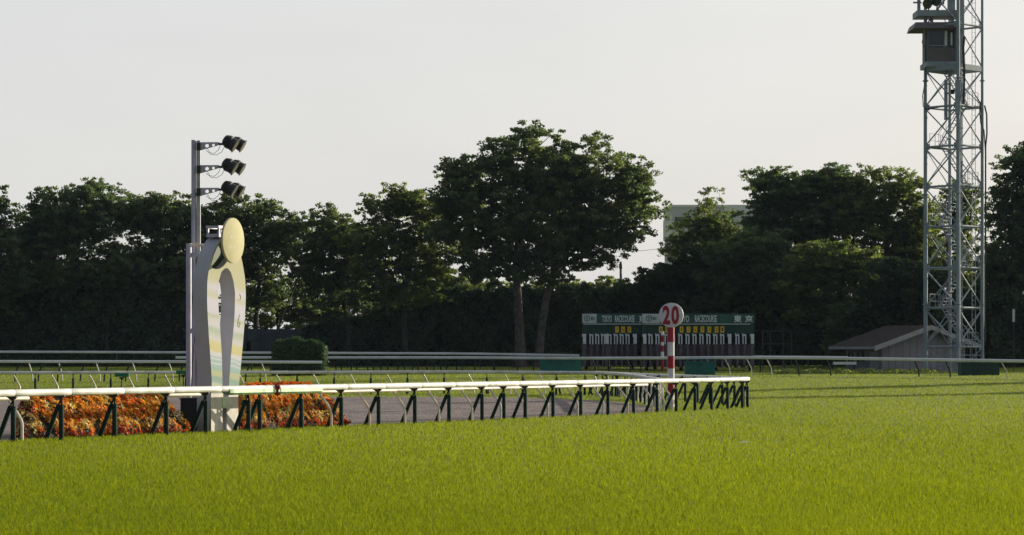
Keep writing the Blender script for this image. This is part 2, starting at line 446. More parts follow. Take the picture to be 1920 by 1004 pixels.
# posts: every bay; two close together by the winning post
s_of = lambda px: (rail_at_px(px)-rail(50)).length
ps = [s_of(25)-2.12*i for i in range(1, 4)] + [s_of(q) for q in (25,115,215,312,386,466,487,565,640,710,778,842,904,945,985,1037,1089,1140,1188,1232,1268)]
s = ps[-1]
while s < L-.5:
    s += 1.75 if s < 58 else 2.1
    ps.append(min(s, L-.2))
for s in ps:
    if s < 0: continue
    p, t = at(s); a, _ = at(s-.4); b, _ = at(s+.4); t = (b-a).normalized()
    p = Vector((p.x, p.y, gz(p.y)))
    place(PM[0], 'post', root, p, t); place(PM[1], 'brace', root, p, t); place(PM[2], 'bracket', root, p, t)
# printed banner under the rail by the winning post
sa, sb = s_of(424), s_of(598)
mm = MB(); bprof = [(.115,-.06),(.125,-.10),(.06,-.155),(-.06,-.155),(-.125,-.10),(-.118,.0),(-.108,.0),(-.11,-.09),(-.05,-.135),(.05,-.135),(.108,-.09)]
sweep(mm, at, sa, sb, [(u, v) for u, v in bprof][::-1], .3, zr)
M_ban = mat('printed_banner', (.34, .46, .28), .5, 0, .35, 3.0, dirt=(.14, .32, .10))
mm.build('banner_strip', M_ban, root)

# cream gooseneck rail just inside it
cr = [v + Vector((0,0,0)) for v in nearp]
root = thing('gooseneck_rail', rail(50)+RN*.55, 'cream gooseneck rail standing close behind the near white rail', 'rail')
offp = []
for i, p in enumerate([rail(49), rail(60), rail(70), rail(80), rail(90.5)]): offp.append(p+RN*.62)
L2, at2 = resample(offp, .3)
pr2 = profile(.13, .105, 10, 1)
sp_ = lambda q: (rail_at_px(q, .62)-offp[0]).dot(RD)
for s0, s1 in [(.2, sp_(52)), (sp_(312), sp_(374))] + [(sp_(a_), min(sp_(b_), L2)) for a_, b_ in ((598,742),(742,868),(868,972),(972,1072),(1072,1160),(1160,1232))]:
    mm = MB(); sweep(mm, at2, s0, s1, pr2, 1.0, lambda p: gz(p.y)+.975); mm.build('rail_section', M_cream, root)
for q in (-170,-70,24,604,676,742,806,868,922,966,1010,1066,1114,1160,1206,1228,1244):
    pf = rail_at_px(q+16, .30)
    place(GM, 'leg', root, Vector((pf.x, pf.y, gz(pf.y))), RD)

# second rail at the far edge of the sand, coming round to meet the near rail
def solveD(px, y, h, lo, hi):
    best = min(np.linspace(lo, hi, 600), key=lambda d: abs(HY+(CAMZ-h-gz(d))*FPX/d-y)); return float(best)
def pxpt(px, D): return Vector(((px-HX)/FPX*D, D, 0))
bp = [pxpt(-140,127.5), pxpt(0,128), pxpt(300,129), pxpt(600,130), pxpt(880,131), pxpt(1040,129.5), pxpt(1130,127), pxpt(1172,121), pxpt(1200,111), pxpt(1222,101), pxpt(1245,92.3)]
bp = smooth_path(bp, 2)
L3, at3 = resample(bp, .4)
root = thing('running_rail', bp[0], 'white rail along the far edge of the brown sand', 'rail')
s0 = 0
pr3 = profile(.19, .16)
while s0 < L3-1:
    s1 = min(s0+3.6, L3); mm = MB(); sweep(mm, at3, s0, s1, pr3, .5, zr); mm.build('rail_section', M_rail, root); s0 = s1
def legset(root, at, L, step, first, kinds, sgn=1):
    s = first; i = 0
    while s < L-.3:
        p, t = at(s); p = Vector((p.x, p.y, gz(p.y)))
        k = kinds[i % len(kinds)]
        if k == 'd':
            place(PM[0], 'post', root, p, t); place(PM[1], 'brace', root, p, t); place(PM[2], 'bracket', root, p, t)
        else:
            place(GM2, 'gooseneck_leg', root, p-Vector((-t.y, t.x, 0))*0, t if sgn > 0 else t)
        s += step[i % len(step)]; i += 1
g2 = MB(); g2.tube([(.30,-.05,-.05), (.30,-.05,.40), (.25,0,.52), (.06,.0,.88), (.0,0,.97), (0,0,1.06)], .036, 8)
GM2 = g2.mesh('gooseneck_leg'); GM2.materials.append(M_cream)
legset(root, at3, 27.0, [1.05, .82], .6, ['g', 'd'])
def tail(first, end, step, kinds):
    s = first; i = 0
    while s < end:
        p, t = at3(s); p = Vector((p.x, p.y, gz(p.y)))
        if kinds[i % 2] == 'g': place(GM2, 'gooseneck_leg', root, p, t)
        else:
            place(PM[0], 'post', root, p, t); place(PM[1], 'brace', root, p, t)
        s += step; i += 1
tail(27.2, 38, .95, ['g', 'd']); tail(38.6, L3-6, 1.7, ['d', 'g']); tail(L3-5.5, L3-.4, 1.4, ['g', 'g'])

# far rails, out of the sun under the trees: (photo x, photo y of the rail top, distance)
def far_rail(name, label, pts, secl, wd, hgt, legs, legmat, seed, slant=0.0, parts='leg', dark=None):
    P3 = [P(a, b, d) for a, b, d in pts]
    Lr, ar = resample(P3, 1)
    root = thing(name, Vector((P3[0].x, P3[0].y, gz(P3[0].y))), label, 'rail')
    s0 = 0
    def zz(p): return p.z - hgt/2
    while s0 < Lr-.3:
        s1 = min(s0+secl, Lr)
        if Lr-s1 < .5: s1 = Lr
        # z follows the traced top edge
        mm = MB(); n = 4; prof = profile(wd, hgt, 10)
        rings = []
        for i, s in enumerate(np.linspace(s0+.003, s1-.003, n)):
            p, t = ar(s); tt = Vector((t.x, t.y, 0)).normalized(); nn = Vector((-tt.y, tt.x, 0))
            rings += [p + nn*u + Vector((0, 0, v-hgt/2)) for u, v in prof]
        K = len(prof); fs = []
        for i in range(n-1):
            for j in range(K): fs.append((i*K+j, (i+1)*K+j, (i+1)*K+(j+1)%K, i*K+(j+1)%K))
        fs.append(tuple(range(K))); fs.append(tuple((n-1)*K+j for j in range(K))[::-1])
        mm.add(rings, fs); mm.build('rail_section', M_railfar, root); s0 = s1
    def zat(X, Y):   # rail height at a plan position: nearest path point
        return min((ar(s)[0] for s in np.linspace(0, Lr, 240)), key=lambda p: abs(p.x-X)+abs(p.y-Y)*.2)
    for q, lm, lean in legs:
        # find path point at photo x
        p = min((ar(s)[0] for s in np.linspace(0, Lr, 700)), key=lambda p: abs(HX+p.x/p.y*FPX-q))
        zb = gz(p.y); b = MB(); r = .032 if lm is not M_pad else .05
        b.tube([p+Vector((0,0,-hgt*.8)), p+Vector((lean*.25,0,-hgt-.12)), Vector((p.x+lean*.9, p.y-.1, zb+.35*(p.z-zb))), Vector((p.x+lean, p.y-.1, zb-.05))], r, 7)
        b.build('leg', lm, root)
    return root
M_legl = mat('far_leg', (.50, .50, .48), .5, 0, .1, 2)
far_rail('track_rail', 'pale rail in tree shade ending in front of the clipped square hedge', [(-60,675.3,152),(0,675.5,152),(340,676,152),(604,677,152)], 4.2, .19, .17,
         [(q, M_legl, .28) for q in (-15,53,109,179,248,316,400,436,490)] + [(q, M_pad, -.3) for q in (38,82,118,160,205,245,300,346,420,470,566)], None, 1)
far_rail('track_rail', 'long pale rail running behind the square hedge and across the front of the starting gates', [(330,668.5,197),(600,668.6,193),(880,668.6,186),(1060,669.6,180),(1250,669.0,173),(1330,668.4,171),(1400,667.8,168.5),(1560,669.2,166),(1700,671.2,163.5),(1920,674.5,159),(2080,677.5,156)], 6, .21, .20,
         [(q, M_legl, .36) for q in (1325,1358,1400,1437,1878,1960)] + [(q, M_pad, .3) for q in (1489,1548,1713,1772)] +
         [(q, M_pad, .30 if i % 2 else .05) for i, q in enumerate((470,500,629,634,657,662,689,694,714,720,746,752,772,776,800,806,825,830,855,860,890,920,925,962,1000,1040,1050,1110,1140,1175,1200))], None, 2)
far_rail('track_rail', 'thin farthest rail in deep shade below the dark hedge wall', [(-60,657.6,208),(0,657.8,208),(340,659.0,207.5),(600,660.0,207),(880,661.2,206),(1086,664.8,205)], 7, .17, .2,
         [(q, M_pad, .05) for q in range(-30, 1086, 62)], None, 3)
far_rail('track_rail', 'short upper piece of pale rail right of the starting gates by the thin goal frame', [(1412,667.2,186),(1500,667.6,186),(1590,668.4,186)], 5, .12, .14,
         [(q, M_pad, .02) for q in (1425,1470,1515,1560)], None, 4)
# ------------------------------------------------------------------ winning post
UN = -RN; UZ = Vector((0,0,1))
W0 = rail_at_px(417, .55)
def onplane(px, py, off=0.0):
    d = Vector(((px-HX)/FPX, 1, (HY-py)/FPX)); p0 = W0 + UN*off
    t = (p0.dot(UN))/(Vector((d.x, d.y, 0)).dot(UN))
    q = d*t; q.z += CAMZ
    return (q-p0).dot(RD), q.z
def ring(pts, off=0.0): return [onplane(a, b, off) for a, b in pts]
def cr_smooth(r, it=2, closed=True):
    for _ in range(it):
        q = []
        n = len(r)
        for i in range(n if closed else n-1):
            a, b = r[i], r[(i+1) % n]
            q += [(a[0]*.75+b[0]*.25, a[1]*.75+b[1]*.25), (a[0]*.25+b[0]*.75, a[1]*.25+b[1]*.75)]
        r = q
    return r
out_px = [(396,830),(395,760),(395.5,735),(397,721),(395.5,690),(394,667.5),(391,627),(389,590),(388,569),(388,549),(388.4,526),(391.4,505.5),(396.8,483.6),(401.8,469.7),(409.7,455.7),(415.7,446),(434,446),(446,462),(453,485.6),(458.5,517.5),(459.7,530),(460.5,549),(460.4,568),(458,608),(455.6,640.6),(453,667.5),(450.7,694),(447.5,724),(446.3,750),(446,830)]
slot_px = [(418,745),(417,721),(415.5,665),(411.5,600),(410,585),(408.6,549),(410.5,525),(415,510),(421,503.5),(427,503.5),(432.5,511),(437.6,528),(440.4,549),(439.6,590),(438,612),(432.7,667.5),(429,721),(428.5,745)]
slot2_px = [(417,806),(417,766),(424.7,766),(424.7,806)]
dish_px = [(417.5,448),(411,457),(404,470),(399,484),(395.5,498),(398,503),(402,505),(408,505.3),(414,503),(420,498),(427,489),(436,478),(443,466),(436,450),(428,447.5)]
outl, slot, slot2, dish = ring(out_px), ring(slot_px), ring(slot2_px), ring(dish_px)
outl = [outl[0]] + cr_smooth(outl[1:-1], 2, False) + [outl[-1]]
dish = cr_smooth(dish, 2)
DEP = .43
root = thing('winning_post', W0, 'tall pale yellow finishing post, an open arch topped by a round disc', 'winning post')
plate('arch_back', outl, [slot, slot2], .23, W0-UN*(DEP-.115), RD, UZ, M_side, root)
plate('arch_body', outl, [slot, slot2, dish], .20, W0-UN*.10, RD, UZ, M_side, root)
M_dish = mat('dish_green', (.012, .040, .006), .6, 0, .15, 3)
plate('dish_floor', dish, [], .012, W0-UN*.193, RD, UZ, M_dish, root)
# printed face: pale yellow at the top, bands of white, yellow and green lower down
M_face = bpy.data.materials.new('printed_face'); M_face.use_nodes = True; t = M_face.node_tree; b = t.nodes['Principled BSDF']
b.inputs['Roughness'].default_value = .85; b.inputs['Specular IOR Level'].default_value = .12
geo = t.nodes.new('ShaderNodeTexCoord'); sep = t.nodes.new('ShaderNodeSeparateXYZ'); t.links.new(geo.outputs['Object'], sep.inputs[0])
nz = t.nodes.new('ShaderNodeTexNoise'); nz.inputs['Scale'].default_value = 1.1; nz.inputs['Detail'].default_value = 2
t.links.new(geo.outputs['Object'], nz.inputs['Vector'])
ma = t.nodes.new('ShaderNodeMath'); ma.operation = 'MULTIPLY_ADD'; ma.inputs[1].default_value = .22
t.links.new(nz.outputs[0], ma.inputs[0]); t.links.new(sep.outputs[2], ma.inputs[2])
ad = t.nodes.new('ShaderNodeMath'); ad.operation = 'MULTIPLY_ADD'; ad.inputs[1].default_value = .14
t.links.new(sep.outputs[1], ad.inputs[0]); t.links.new(ma.outputs[0], ad.inputs[2])
mr = t.nodes.new('ShaderNodeMapRange'); mr.inputs[1].default_value = 1.1; mr.inputs[2].default_value = 4.9
t.links.new(ad.outputs[0], mr.inputs[0])
rp = t.nodes.new('ShaderNodeValToRGB'); cr_ = rp.color_ramp
stops = [(0, (.60,.64,.42)), (.045, (.62,.66,.45)), (.06, (.36,.52,.34)), (.095, (.34,.50,.33)), (.11, (.56,.60,.30)), (.145, (.55,.60,.30)), (.155, (.38,.56,.40)), (.19, (.44,.60,.46)),
         (.195, (.74,.76,.68)), (.205, (.45,.60,.46)), (.222, (.46,.61,.47)), (.228, (.76,.77,.70)), (.24, (.44,.60,.46)), (.255, (.74,.75,.66)), (.275, (.72,.72,.55)), (.285, (.70,.66,.26)),
         (.335, (.72,.69,.30)), (.36, (.72,.72,.58)), (.42, (.50,.60,.36)), (.45, (.72,.73,.64)), (.50, (.70,.70,.52)), (.52, (.55,.62,.38)), (.545, (.73,.73,.66)), (.62, (.74,.74,.66)), (.66, (.66,.67,.40)), (.71, (.74,.74,.66)), (.76, (.66,.66,.36)), (1, (.66,.65,.33))]
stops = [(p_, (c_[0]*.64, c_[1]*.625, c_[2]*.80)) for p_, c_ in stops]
els = cr_.elements
els[0].position, els[0].color = stops[0][0], (*stops[0][1], 1); els[1].position, els[1].color = 1.0, (*stops[-1][1], 1)
for p_, c_ in stops[1:-1]:
    e = els.new(p_); e.color = (*c_, 1)
t.links.new(mr.outputs[0], rp.inputs[0]); t.links.new(rp.outputs[0], b.inputs['Base Color'])
zsplit = onplane(420, 738)[1]
top = [p for p in outl if p[1] > zsplit]; top = [(top[0][0], zsplit+.001)] + top + [(top[-1][0], zsplit+.001)]
# the printed sheet is open at the bottom of the slot, so it is one outline running round the slot
sl_ = [p for p in slot if p[1] > zsplit+.01]
sheet = top + [(sl_[-1][0], zsplit+.001)] + sl_[::-1] + [(sl_[0][0], zsplit+.001)]
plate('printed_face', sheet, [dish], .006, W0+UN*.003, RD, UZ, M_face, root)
bot = [p for p in outl if p[1] <= zsplit]; lb = [p for p in bot if p[0] < 0]; rb = [p for p in bot if p[0] >= 0]
zb2 = onplane(420, 748)[1]
x0, x1 = onplane(395.5, 760)[0], onplane(446.3, 760)[0]
sL, sR, zlo = slot[0][0], slot[-1][0], slot[0][1]
plate('base_face', [(x0, -.05), (x1, -.05), (x1, zsplit-.003), (sR, zsplit-.003), (sR, zlo), (sL, zlo), (sL, zsplit-.003), (x0, zsplit-.003)], [slot2], .008, W0+UN*.004, RD, UZ, M_conc, root)
plate('bridge_piece', [(slot2[1][0]-.02, slot2[1][1]+.02), (slot2[2][0]+.02, slot2[2][1]+.02), (slot2[2][0]+.02, zb2+.03), (slot2[1][0]-.02, zb2+.03)], [], .02, W0+UN*.016, RD, UZ, mat('pale_green_piece', (.55,.66,.46), .6), root)
# strip of concrete between printed sheet and base
du, dz = onplane(436, 451.5, .34)
dc = W0 + UN*.34 + RD*du + UZ*dz
ds = MB(); n = 48; rr = .588; DN = Matrix.Rotation(R(5), 3, 'Z') @ UN; DR = Matrix.Rotation(R(5), 3, 'Z') @ RD
vs = []
for q, rad in ((.035, rr-.012), (.03, rr), (-.03, rr), (-.035, rr-.012)):
    for k in range(n):
        a = 2*math.pi*k/n; vs.append(dc + DN*q + DR*math.cos(a)*rad + UZ*math.sin(a)*rad)
fs = [tuple(range(n))[::-1], tuple(3*n+k for k in range(n))]
for i in range(3):
    for k in range(n): fs.append((i*n+k, i*n+(k+1) % n, (i+1)*n+(k+1) % n, (i+1)*n+k))
fs = [f[::-1] for f in fs]
ds.add(vs, fs)
M_disc = mat('disc_yellow', (.46, .425, .265), .9, 0, .05, 2, spec=.08)
disc = ds.build('disc', M_disc, root)
M_faint = mat('faint_print', (.40, .37, .22), .5, 0, .05, 3)
st = MB()
for row, hh, us in ((.10, .13, (-.20,-.13,-.06,.0,.07,.14,.20)), (-.17, .12, (-.27,-.2,-.12,-.05,.03,.1,.17,.24))):
    for i, u in enumerate(us):
        st.box(dc+DR*u+UZ*row+DN*.0365, (.018, hh*(1 if i % 3 else .8), .004), (DR, UZ, DN))
st.build('lettering', M_faint, disc)
st = MB()
pts6 = [onplane(a, b_, .012) for a, b_ in ((450,590),(447.6,598),(446.2,606),(446.6,613),(448.5,614),(450.2,609),(450,604),(448.4,605))]
st.tube([W0+UN*.008+RD*u+UZ*z for u, z in pts6], .008, 6)
pts7 = [onplane(a, b_, .012) for a, b_ in ((449.5,552),(451.5,556),(451,562),(448,564))]
st.tube([W0+UN*.008+RD*u+UZ*z for u, z in pts7], .008, 6)
st.build('drawn_stroke', mat('green_ink', (.36,.42,.28), .6), root)
# panel joints round the legs of the arch
for yj, xa, xb in ((571, 388, 409.3), (592, 439.6, 459.6)):
    (ua, za), (ub, zb_) = onplane(xa, yj), onplane(xb, yj)
    mm = MB(); mm.box(W0-UN*(DEP/2+.006)+RD*(ua+ub)/2+UZ*(za+zb_)/2, (abs(ub-ua)+.012, DEP-.02, .014), (RD, UN, UZ)); mm.build('panel_joint', M_galv, root)
# disc arm, top frame
mm = MB(); mm.box(dc-UN*.19, (.10, .10, .31), (RD, UZ, UN)); mm.build('disc_arm', M_grey, root)
zt = max(p[1] for p in outl)
uc = sum(onplane(x, 446)[0] for x in (416, 434))/2
mm = MB()
c0 = W0 - UN*DEP/2 + RD*uc + UZ*zt
mm.box(c0+UZ*.045, (.66, .09, DEP*.92), (RD, UZ, UN))
for du_ in (-.30, .30):
    for dn in (-.17, .17): mm.box(c0+UZ*.16+RD*du_+UN*dn, (.05, .15, .05), (RD, UZ, UN))
for dn in (-.17, .17): mm.box(c0+UZ*.265+UN*dn, (.70, .07, .06), (RD, UZ, UN))
for du_ in (-.32, .32): mm.box(c0+UZ*.265+RD*du_, (.06, .065, .28), (RD, UZ, UN))
mm.build('top_frame', M_grey, root)

# ------------------------------------------------------------------ floodlight mast beside it
DM = 68.3
root = thing('floodlight_mast', G(354, DM), 'slim grey mast with three stacked pairs of floodlights behind the finishing post', 'floodlight')
mm = MB(); a = P(354, 457, DM); mm.tube([(a.x, a.y, -.05), (a.x, a.y, a.z)], .073, 14); mm.build('lower_pole', M_grey, root)
mm = MB(); a = P(363.2, 263, DM+.25); mm.tube([(a.x, a.y, .3), (a.x, a.y, a.z)], .064, 14); mm.build('upper_pole', M_grey, root)
mm = MB(); a = P(372.2, 264, DM+.25); mm.box((a.x, a.y, (a.z+.4)/2), (.105, .10, a.z-.4)); mm.box((a.x-.02, a.y-.052, (a.z+.4)/2), (.03, .014, a.z-.5)); mm.build('channel', M_galv, root)
mm = MB(); a = P(352, 460, DM); b_ = P(384, 460, DM); mm.tube([a, b_], .042, 10); mm.build('cross_arm', M_cream, root)
mm = MB(); a = P(359, 478, DM); b_ = P(374, 478, DM); mm.box((a+b_)/2, ((b_-a).x, .08, .10)); mm.build('clamp', M_grey, root); mm = MB(); mm.box(P(364, 620, DM), (.10, .06, .12)); mm.build('clamp', M_grey, root)
mm = MB(); mm.tube([P(370, 480, DM), P(361, 560, DM-.05), P(366, 620, DM-.05), P(361, 680, DM-.05), P(358, 740, DM-.05)], .012, 5); mm.build('cable', M_dark, root)
DA = DM+.18
for yb, tl in ((267, 0), (310, 3), (352.5, 6)):
    uo = Vector((1, 0, 0))
    pts = [(369, yb), (411, yb), (411, yb+4.5), (408, yb+6.5), (376, yb+15.5), (369, yb+15.5)]
    o3 = P(369, yb, DA)
    f = lambda a, b_: (P(a, b_, DA).x-o3.x, P(a, b_, DA).z-o3.z)
    h1 = [f(388.4+3.4*math.cos(k*.524), yb+6.8+3.4*math.sin(k*.524)) for k in range(12)]
    h2 = [f(400.3+2.6*math.cos(k*.524), yb+5.6+2.6*math.sin(k*.524)) for k in range(12)]
    br = plate('bracket', [f(*q) for q in pts], [h1, h2], .03, o3, uo, UZ, M_grey, root)
    mm = MB(); mm.box(P(372, yb+8, DA-.06), (.11, .05, .20)); mm.build('clamp', M_dark, root); mm = MB(); mm.box((P(411, yb+4, DA)+P(420, yb+3, DA))/2, (.16, .05, .06)); mm.build('arm_tip', M_dark, root)
    mm = MB()
    mm.tube([P(386, yb+15, DA), P(396, yb+23, DA-.02), P(406, yb+24, DA), P(416, yb+18, DA), P(421, yb+8, DA)], .007, 5)
    mm.tube([P(388, yb+11, DA), P(394, yb+20, DA), P(402, yb+21, DA), P(410, yb+14, DA), P(413, yb+6, DA)], .007, 5)
    mm.build('cable', M_dark, root)
    # two drum lamps aimed down the course, one behind the other
    for j, (cx, cy, dd, sc_) in enumerate(((430.5-tl*.35, yb+0.5, -.12, 1.0), (445.5-tl*.35, yb+2.0+tl*.1, .30, .93))):
        c = P(cx, cy, DA+dd)
        d_ = Vector((.86, -.06, -.52)).normalized()
        mm = MB(); q = sc_
        q *= .92; mm.tube([c-d_*.20*q, c-d_*.17*q, c-d_*.08*q, c+d_*.02*q, c+d_*.03*q, c+d_*.16*q, c+d_*.20*q, c+d_*.205*q], [.09*q, .15*q, .185*q, .20*q, .185*q, .195*q, .225*q, .20*q], 16)
        for kk in range(3):
            mm.tube([c+d_*(-.06+.035*kk), c+d_*(-.052+.035*kk)], .205*q, 16)
        lp = mm.build('floodlight', M_dark, root)
        mm = MB(); mm.tube([c+d_*.206*q, c+d_*.213*q], .185*q, 16); mm.build('lens', M_lens, lp)
        mm = MB(); mm.tube([P(418-tl*.3, yb+3, DA), c-d_*.12], .022, 6); mm.build('yoke', M_dark, lp)

# ------------------------------------------------------------------ flower beds
def flower_mat(name, col, tr=.3):
    return leafmat(name, tuple(c*.75 for c in col), col, trans=tr, tmul=(1.2,1.1,.9), gloss=.02)
M_fl = [('orange_blossoms', flower_mat('petal_orange', (.80,.22,.006))), ('gold_blossoms', flower_mat('petal_gold', (.86,.44,.02))),
        ('cream_blossoms', flower_mat('petal_cream', (.86,.70,.26))), ('red_blossoms', flower_mat('petal_red', (.58,.055,.006))), ('crimson_blossoms', flower_mat('petal_crimson', (.16,.02,.01)))]
M_flleaf = leafmat('bedding_leaf', (.02,.05,.015), (.06,.10,.02))
M_soil = mat('bed_soil', (.03,.03,.018), .95, 0, .4, 8, bump=.5)
def blossoms(base, nrm, size, tones, name, m, parent, r):
    """small cupped heads: fan of 6 petals"""
    n = len(base); K = 6
    up = nrm + r.normal(0, .35, (n, 3)); up /= np.linalg.norm(up, axis=1)[:, None]
    a = np.cross(up, r.normal(0, 1, (n, 3))); a /= np.linalg.norm(a, axis=1)[:, None]; b = np.cross(up, a)
    V = np.empty((n, K*2+1, 3)); sz = size[:, None]
    V[:, 0] = base - up*sz*.15
    for k in range(K):
        q = 2*math.pi*k/K; q2 = q+math.pi/K
        V[:, 1+2*k] = base + (a*math.cos(q)+b*math.sin(q))*sz + up*sz*.45
        V[:, 2+2*k] = base + (a*math.cos(q2)+b*math.sin(q2))*sz*.62 + up*sz*.12
    F = []
    for k in range(K*2): F.append((0, 1+k, 1+(k+1) % (K*2)))
    F = (np.arange(n)*(K*2+1))[:, None, None] + np.array(F)[None]
    o = npmesh(name, V.reshape(-1, 3), F.reshape(-1, 3), m, parent, np.repeat(tones, K*2+1))
    o['kind'] = 'stuff'
    return o
def flower_bed(pxa, pxb, label, H, seed, skew=0.0):
    r = np.random.default_rng(seed)
    A = rail_at_px(pxa, .75); B = rail_at_px(pxb, .75)
    Lb = (B-A).length; Wd = 2.2
    root = thing('flower_bed', A, label, 'flower bed', 'flower beds either side of the finishing post')
    def hgt(u, v):
        e = np.minimum(np.minimum(np.clip((u-skew*v)/.6, 0, 1), np.clip((Lb-u)/.75, 0, 1)), np.minimum(np.clip((v+.02)/.95, 0, 1), np.clip((Wd-v)/.7, 0, 1)))
        return H*np.sin(e*math.pi/2)**.9
    nu, nv = 40, 18
    mb = MB()
    for i in range(nu+1):
        for j in range(nv+1):
            u, v = Lb*i/nu, Wd*j/nv; p = A+RD*u+RN*v; mb.v.append((p.x, p.y, float(hgt(np.array(u), np.array(v)))*.96-.03))
    for i in range(nu):
        for j in range(nv): mb.f.append((i*(nv+1)+j, i*(nv+1)+j+1, (i+1)*(nv+1)+j+1, (i+1)*(nv+1)+j)[::-1])
    mb.build('soil_mound', M_soil, root)
    N = int(Lb*Wd*1100)
    # plants stand in tufts, so heads bunch together
    NC = int(N/26); cu, cv = r.uniform(0, Lb, NC), r.uniform(-.02, Wd*.8, NC)
    idx = r.integers(0, NC, N); u = np.clip(cu[idx]+r.normal(0, .07, N), 0, Lb); v = np.clip(cv[idx]+r.normal(0, .07, N), 0, Wd)
    keep = u-skew*v > 0; idx, u, v = idx[keep], u[keep], v[keep]; N = len(u)
    hh = hgt(u, v); e = .02
    du = (hgt(u+e, v)-hgt(u-e, v))/(2*e); dv = (hgt(u, v+e)-hgt(u, v-e))/(2*e)
    nr = -du[:, None]*np.array(RD)[None]-dv[:, None]*np.array(RN)[None]+np.array([[0, 0, 1.]]); nr /= np.linalg.norm(nr, axis=1)[:, None]
    base = np.array(A)[None]+u[:, None]*np.array(RD)[None]+v[:, None]*np.array(RN)[None]; base[:, 2] = hh
    rr2 = ((u-cu[idx])**2+(v-cv[idx])**2)/.07**2
    bump = (.05+.08*(np.sin(cu[idx]*37+cv[idx]*61)*.5+.5))*np.exp(-rr2*.5)
    base += nr*(bump+r.uniform(.0, .035, N))[:, None]
    f = hh/H + r.normal(0, .035, N) + .05*np.sin(u*2.1+seed)
    kind = np.full(N, 1); tuft = r.uniform(0, 1, NC)[idx]
    kind[f < .18] = np.where(tuft < .42, 3, np.where(tuft < .62, 4, 0))[f < .18]
    s_ = (f >= .18) & (f < .44); kind[s_] = np.where(tuft < .36, 2, np.where(tuft < .82, 1, 0))[s_]
    s_ = (f >= .44) & (f < .66); kind[s_] = np.where(tuft < .62, 0, np.where(tuft < .76, 3, 1))[s_]
    s_ = (f >= .66) & (f < .93); kind[s_] = np.where(tuft < .46, 1, np.where(tuft < .66, 2, 0))[s_]
    s_ = f >= .93; kind[s_] = np.where(tuft < .75, 0, 3)[s_]
    leftend = (u-skew*v < .5) & (skew < 1.4)
    kind[leftend & (f < .9)] = np.where(tuft < .5, 4, np.where(tuft < .72, 2, 3))[leftend & (f < .9)]
    for k, (nm, m) in enumerate(M_fl):
        q = kind == k
        if q.sum(): blossoms(base[q], nr[q], r.uniform(.028, .044, q.sum()), r.uniform(0, 1, q.sum()), nm, m, root, r)
    n = int(N*.9); i2 = r.integers(0, N, n)
    b0 = base[i2]-nr[i2]*.03+r.normal(0, .03, (n, 3)); a = r.normal(0, 1, (n, 3)); a /= np.linalg.norm(a, axis=1)[:, None]; c = np.cross(a, nr[i2])
    V = np.stack([b0, b0+a*.035+c*.015, b0+a*.075, b0+a*.035-c*.015], 1)
    o = npmesh('foliage', V.reshape(-1, 3), (np.arange(n)*4)[:, None]+np.arange(4)[None], M_flleaf, root, np.repeat(r.uniform(0, 1, n), 4)); o['kind'] = 'stuff'
flower_bed(36, 357, 'wider banked bed of orange, gold and cream flowers left of the finishing post', .97, 3, 1.2)
flower_bed(446, 652, 'narrower banked bed of orange and gold flowers right of the finishing post', 1.10, 5, 1.5)
# dark red posy tied to the rail
c = rail_at_px(513)-RN*.12; c.z = 1.07
root = thing('flower_posy', c, 'small dark red posy of flowers tied over the near white rail', 'flowers')
r_ = np.random.default_rng(2); n = 70
q = r_.normal(0, 1, (n, 3)); q /= np.linalg.norm(q, axis=1)[:, None]; q = q*np.array([[.075, .075, .15]])
blossoms(np.array(c)[None]+q, q/np.linalg.norm(q, axis=1)[:, None], r_.uniform(.03, .045, n), r_.uniform(0, 1, n), 'blossoms', flower_mat('petal_darkred', (.30,.03,.02)), root, r_)
mm = MB(); mm.tube([c+Vector((0,0,-.17)), c+Vector((0,0,.12))], [.02,.05], 6); mm.build('stems', M_flleaf, root)

# box hidden in the shade between bed and post
mm = MB(); a = rail_at_px(372, 1.5)
mm.box((a.x, a.y, .42), (.85, .7, .84)); mm.box((a.x, a.y, .85), (.9, .75, .04)); mm.box((a.x+.1,a.y-.36,.5),(.3,.03,.3))
tag(mm.build('equipment_box', M_dark), 'dark equipment box in the gap between the left flower bed and the finishing post', 'box')
# small lamps clipped on the far side of the sand
for px, y, lab in ((228.5, 703.5, 'green clip head on a dark stem over the wider flower bed'), (344, 698.5, 'green clip head on a dark stem right beside the floodlight mast')):
    D = 96 if px < 300 else 90
    root = thing('clip_head', G(px, D), lab, 'course light')
    a = P(px, y, D); s_ = D/FPX
    mm = MB(); mm.box(a, (27*s_, .10, 7*s_)); mm.box(a+Vector((0,-.052,-.02)), (20*s_, .02, 4*s_)); mm.build('head', M_clip, root)
    mm = MB(); mm.tube([a+Vector((0,0,-4*s_)), a+Vector((.01,0,-9*s_))], [6*s_, 2.2*s_], 8); mm.tube([a+Vector((0,0,-6*s_)), (a.x, a.y, -.05)], .028, 7); mm.build('stem', M_dark, root)
root = thing('marker_stand', G(366.5, 78), 'thin dark stand with a white cap between mast and finishing post', 'stand')
a = P(366.5, 667, 78); mm = MB()
mm.tube([a, (a.x-.10, a.y, .0)], .025, 6); mm.tube([a, (a.x+.12, a.y, .0)], .025, 6); mm.tube([a+Vector((0,0,-.0)), (a.x, a.y+.2, 0)], .025, 6); mm.build('leg', M_dark, root)
mm = MB(); mm.box(a, (.15, .12, .035)); mm.build('cap', M_white, root)

